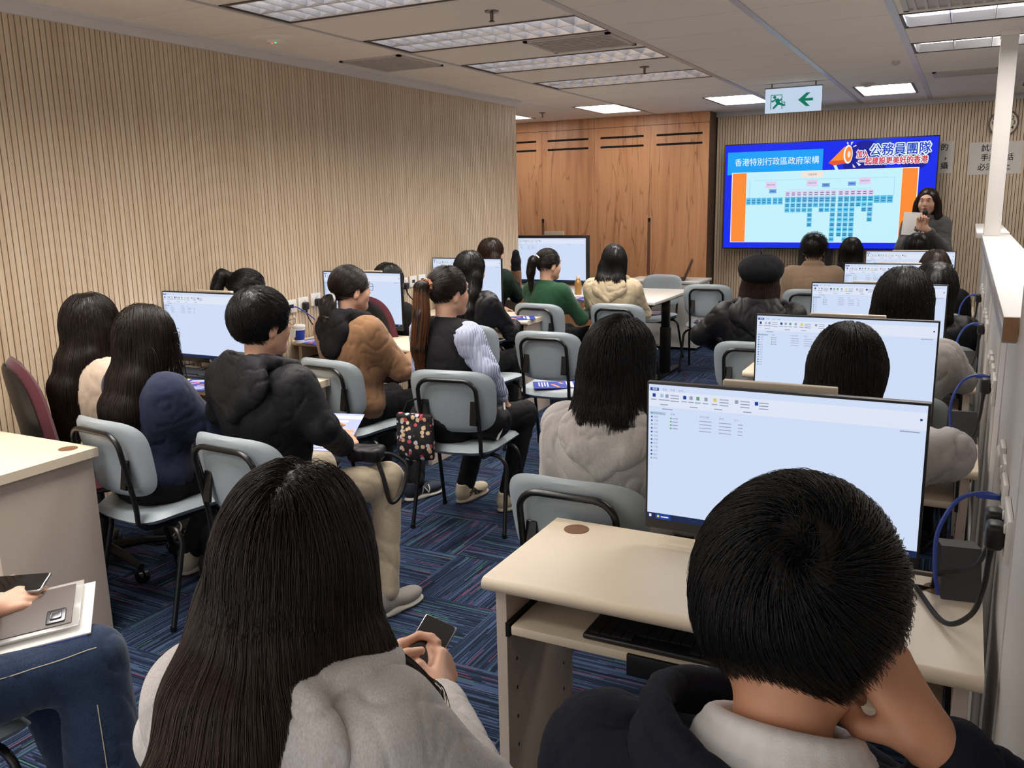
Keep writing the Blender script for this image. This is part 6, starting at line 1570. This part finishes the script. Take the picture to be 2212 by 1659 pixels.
S = Sdf(); S.bx(V(0, 0, -.13), V(.095, .018, .115), .016, .02); S.el(V(0, -.008, -.16), (.08, .035, .09), .03); vs, q = cloth(S, .008, .006, 3, 12)
b = thing('cloth_bag', 'dark cloth bag printed with small pink and cream figures, hung behind the black vest', 'bag', (-2.30, 3.405, .640), math.radians(8))
obj('pouch', mesh_np('pouch', vs, q, print_mat()), b)
mb = MB(); mb.tube([(-.07, .01, -.03), (-.05, .03, .03), (.0, .04, .05), (.05, .03, .03), (.07, .01, -.03)], .006, 6); mb.build('handle', F_BLK2, b)
S = Sdf(); S.bx(V(0, 0, .09), V(.14, .085, .08), .05, .03); S.el(V(.12, -.02, .10), (.06, .06, .07), .03); vs, q = cloth(S, .009, .008, 4, 9)
b = thing('backpack', 'small black backpack on the chair seat behind the black-vested woman', 'bag', (-2.09, 3.66, .46), math.radians(4))
obj('pouch', mesh_np('pouch', vs, q, F_PUFF), b)
mb = MB(); mb.tube([(.13, -.07, .02), (.165, -.05, .11), (.14, .0, .19)], .006, 6); mb.build('piping', M_WHITEP, b)
mb = MB(); mb.lathe([(.011, 0), (.012, .10), (.016, .102), (.016, .125), (.006, .13)], (.10, -.065, .10), 14); mb.box(.112, .124, -.069, -.061, .19, .225, .002); u = mb.build('folded_umbrella', mat('bright_blue_plastic', srgb(60, 150, 196), .4)); u.location = (-2.09, 3.66, .50); u.rotation_euler = (0, 0, math.radians(4)); tag(u, 'bright blue bottle top sticking out of the black backpack', 'bottle')
S = Sdf(); S.bx(V(0, 0, .03), V(.07, .05, .028), .02, .02); vs, q = cloth(S, .007, .005, 8, 10)
b = thing('pouch_bag', 'small black pouch with a strap looped over the khaki knee', 'bag', (-2.06, 2.70, .615), .3)
obj('pouch', mesh_np('pouch', vs, q, F_PUFF), b)
mb = MB(); mb.tube(smooth_path([(.05, .0, .03), (.10, .02, .02), (.15, .03, -.03), (.145, -.02, -.12), (.11, -.06, -.15), (.08, -.05, -.05), (.05, -.03, .02)], 7), .009, 6); mb.build('strap', F_PUFF, b)
# white beaded strap by the foreground woman
mb = MB(); rng = random.Random(4); pts = smooth_path([Vector((-.640, 1.13, .66)), Vector((-.615, 1.10, .635)), Vector((-.585, 1.07, .60)), Vector((-.570, 1.045, .555))], 9)
for i, p in enumerate(pts): s = .0035 + .0035 * rng.random(); mb.ell(p, (s, s, s * (1 + rng.random())), 10)
tag(mb.build('bead_strap', mat('pearl_bead', srgb(226, 220, 212), .2, coat=.6)), 'string of white beads at the hip of the long-haired woman in the foreground', 'strap')
S = Sdf(); S.bx(V(0, 0, .08), V(.05, .12, .09), .03, .03); vs, q = cloth(S, .009, .006, 9, 9); b = obj('shoulder_bag', mesh_np('shoulder_bag', vs, q, F_PUFF)); b.location = (-.605, 1.02, .45); tag(b, 'black shoulder bag squeezed beside the long-haired woman in the foreground', 'bag')

# ------------------------------------------------------------------ wall sockets, plugs and cables
def socket(loc, rz, label, group, n=2, w=.145, h=.086):
    t = thing('wall_socket', label, 'socket', loc, rz, group)
    mb = MB(); mb.box(-w / 2, w / 2, -.012, -.0002, -h / 2, h / 2, .004, 2); mb.build('plate', M_SOCK, t)
    if n:
        for k in range(n):
            x = (k - (n - 1) / 2) * w / n
            mb = MB(); mb.m(0).box(x + .012, x + .024, -.016, -.011, .012, .030, .002, 1); mb.build('switch', M_SOCK, t)
            mb = MB(); mb.box(x - .002, x + .002, -.0126, -.0118, .006, .014); mb.box(x - .013, x - .006, -.0126, -.0118, -.014, -.010); mb.box(x + .006, x + .013, -.0126, -.0118, -.014, -.010); mb.build('pin_slot', M_BLACK, t)
    else:
        mb = MB(); mb.box(-.02, .02, -.0126, -.0118, -.012, .012); mb.build('port', M_BLACK, t)
    return t
def plug(loc, rz, label):
    t = thing('power_plug', label, 'plug', loc, rz, 'black power plugs')
    mb = MB(); mb.box(-.024, .024, -.045, -.0125, -.026, .026, .010, 3); mb.build('body', M_BLACK, t)
    mb = MB(); mb.tube([(0, -.032, -.024), (0, -.034, -.055)], [.008, .0055], 8); mb.build('strain_relief', M_BLACK, t)
    return t
RL = -PI / 2   # plates on the left wall face +x
for k, (y, z, n, lab) in enumerate(((3.36, .972, 2, 'double wall socket beside the woman in navy'), (4.30, .965, 2, 'wall socket left of the paper coffee cup'), (4.42, .965, 0, 'data outlet with a blue cable above the paper coffee cup'), (4.54, .970, 1, 'single wall socket holding the left plug by the coffee cup'), (4.67, .985, 1, 'single wall socket holding the right plug by the coffee cup'),
                                (5.62, .995, 1, 'wall socket with the left plug near the ginger ponytail'), (5.74, .995, 1, 'wall socket with the right plug near the ginger ponytail'), (5.87, 1.0, 0, 'data outlet near the ginger ponytail'), (6.0, 1.0, 0, 'blank outlet farthest along the slatted wall'))):
    socket((XL, y, z), PI / 2, lab, 'wall sockets on the slatted wall', n, .145 if n == 2 else .10)
for y, z, lab in ((4.54, .955, 'black plug beside the blue cable over the coffee cup'), (4.67, .965, 'black plug right of the blue cable over the coffee cup'), (5.62, .975, 'left black plug near the ginger ponytail'), (5.74, .975, 'right black plug near the ginger ponytail')): plug((XL, y, z), PI / 2, lab)
def cable(name, label, pts, r, m, cat='cable', group=None):
    mb = MB(); mb.tube(smooth_path(pts, 8), r, 8); o = mb.build(name, m); tag(o, label, cat, group); return o
X = XL
cable('network_cable', 'blue network cable by the coffee cup', [(X + .013, 4.42, .965), (X + .06, 4.43, .955), (X + .09, 4.50, .90), (X + .10, 4.62, .80), (X + .06, 4.66, .745)], .004, M_BLUECAB, group='blue network cables')
cable('power_cable', 'black cord of the left plug by the coffee cup', [(X + .034, 4.54, .90), (X + .05, 4.56, .84), (X + .06, 4.62, .78), (X + .08, 4.66, .745)], .004, M_BLACK, group='black power cords')
cable('power_cable', 'black cord of the right plug by the coffee cup', [(X + .034, 4.67, .905), (X + .05, 4.69, .84), (X + .06, 4.70, .78), (X + .07, 4.70, .745)], .004, M_BLACK, group='black power cords')
cable('power_cable', 'black cord of the left plug near the ginger ponytail', [(X + .034, 5.62, .92), (X + .05, 5.66, .86), (X + .06, 5.80, .80), (X + .07, 5.95, .75)], .005, M_BLACK, group='black power cords')
cable('power_cable', 'black cord of the right plug near the ginger ponytail', [(X + .034, 5.74, .92), (X + .05, 5.78, .87), (X + .06, 5.88, .81), (X + .07, 6.0, .75)], .005, M_BLACK, group='black power cords')
cable('power_cable', 'black cord running up the slats beside the woman in navy', [(X + .02, 3.30, .86), (X + .05, 3.36, .80), (X + .09, 3.40, .755), (X + .2, 3.36, .748), (X + .30, 3.30, .748), (X + .36, 3.42, .80)], .005, M_BLACK, group='black power cords')
cable('network_cable', 'blue network cable low on the slats behind the woman in navy', [(X + .02, 3.18, .80), (X + .06, 3.26, .785), (X + .10, 3.38, .762), (X + .12, 3.46, .755)], .004, M_BLUECAB, group='blue network cables')
XP = .125
PS = []
for k, (y0, names) in enumerate(((1.84, 'nearest'), (3.22, 'second'), (4.60, 'third'), (5.97, 'fourth'))):
    face = .12 if y0 < 2.2 else XP
    q = 0 if k == 0 else .0
    for j, (dy, n, w, nm) in enumerate(((0.0, 2, .16, 'long double'), (.20, 0, .10, 'data'), (.36, 1, .09, 'single'), (.50, 0, .09, 'blank'))):
        fx = .12 if y0 + dy < 2.2 else XP
        socket((fx, y0 + dy, .98), -PI / 2, '%s socket plate of the %s cluster on the partition' % (nm, names), 'wall sockets on the partition', n, w)
    for j, dy in enumerate((-.04, .04) if k == 0 else (.04,)):
        plug((face, y0 + dy, .98), -PI / 2, '%s black plug in the %s partition socket cluster' % (('nearer', 'farther')[j] if k == 0 else 'only', names))
    N0 = [(face - .012, y0 + .20, .98), (face - .05, y0 + .20, .985), (face - .095, y0 + .18, .965), (face - .125, y0 + .155, .90), (face - .125, y0 + .15, .82), (face - .115, y0 + .16, .755)]
    cable('network_cable', 'blue network cable looping from the %s partition data outlet' % names, N0, .0048, M_BLUECAB, group='blue network cables')
    mb = MB(); mb.box(face - .058, face - .012, y0 + .194, y0 + .206, .974, .986, .002); tag(mb.build('network_plug', M_BLUECAB), 'blue network plug in the %s partition data outlet' % names, 'plug')
    p0 = y0 - .04 if k == 0 else y0 + .04
    cable('power_cable', 'black cord curling from the %s partition plug' % names, [(face - .034, p0, .925), (face - .038, p0, .87), (face - .055, p0 + .02, .80), (face - .10, p0 + .07, .752), (face - .16, y0 + .19, .75)], .0055, M_BLACK, group='black power cords')
cable('power_cable', 'second black cord arching over the foreground desk grommet', [(.086, 1.88, .925), (.07, 1.90, .875), (.04, 1.97, .83), (.0, 2.04, .785), (-.01, 2.06, .742), (-.05, 2.03, .752), (-.12, 2.0, .755)], .005, M_BLACK, group='black power cords')
for k, y in enumerate(R_BACK[:3]):
    t = thing('mini_computer', 'slanted black mini computer box behind the %s right monitor' % ('largest', 'second', 'third')[k], 'computer', (.04, y - .03, DH + .001), math.radians(8), 'mini computers')
    mb = MB(); mb.prism([(-.08, 0), (.08, 0), (.07, .085), (-.03, .105)], -.04, .04, 'yz'); mb.build('case', mat('charcoal_plastic', srgb(58, 58, 62), .4), t)
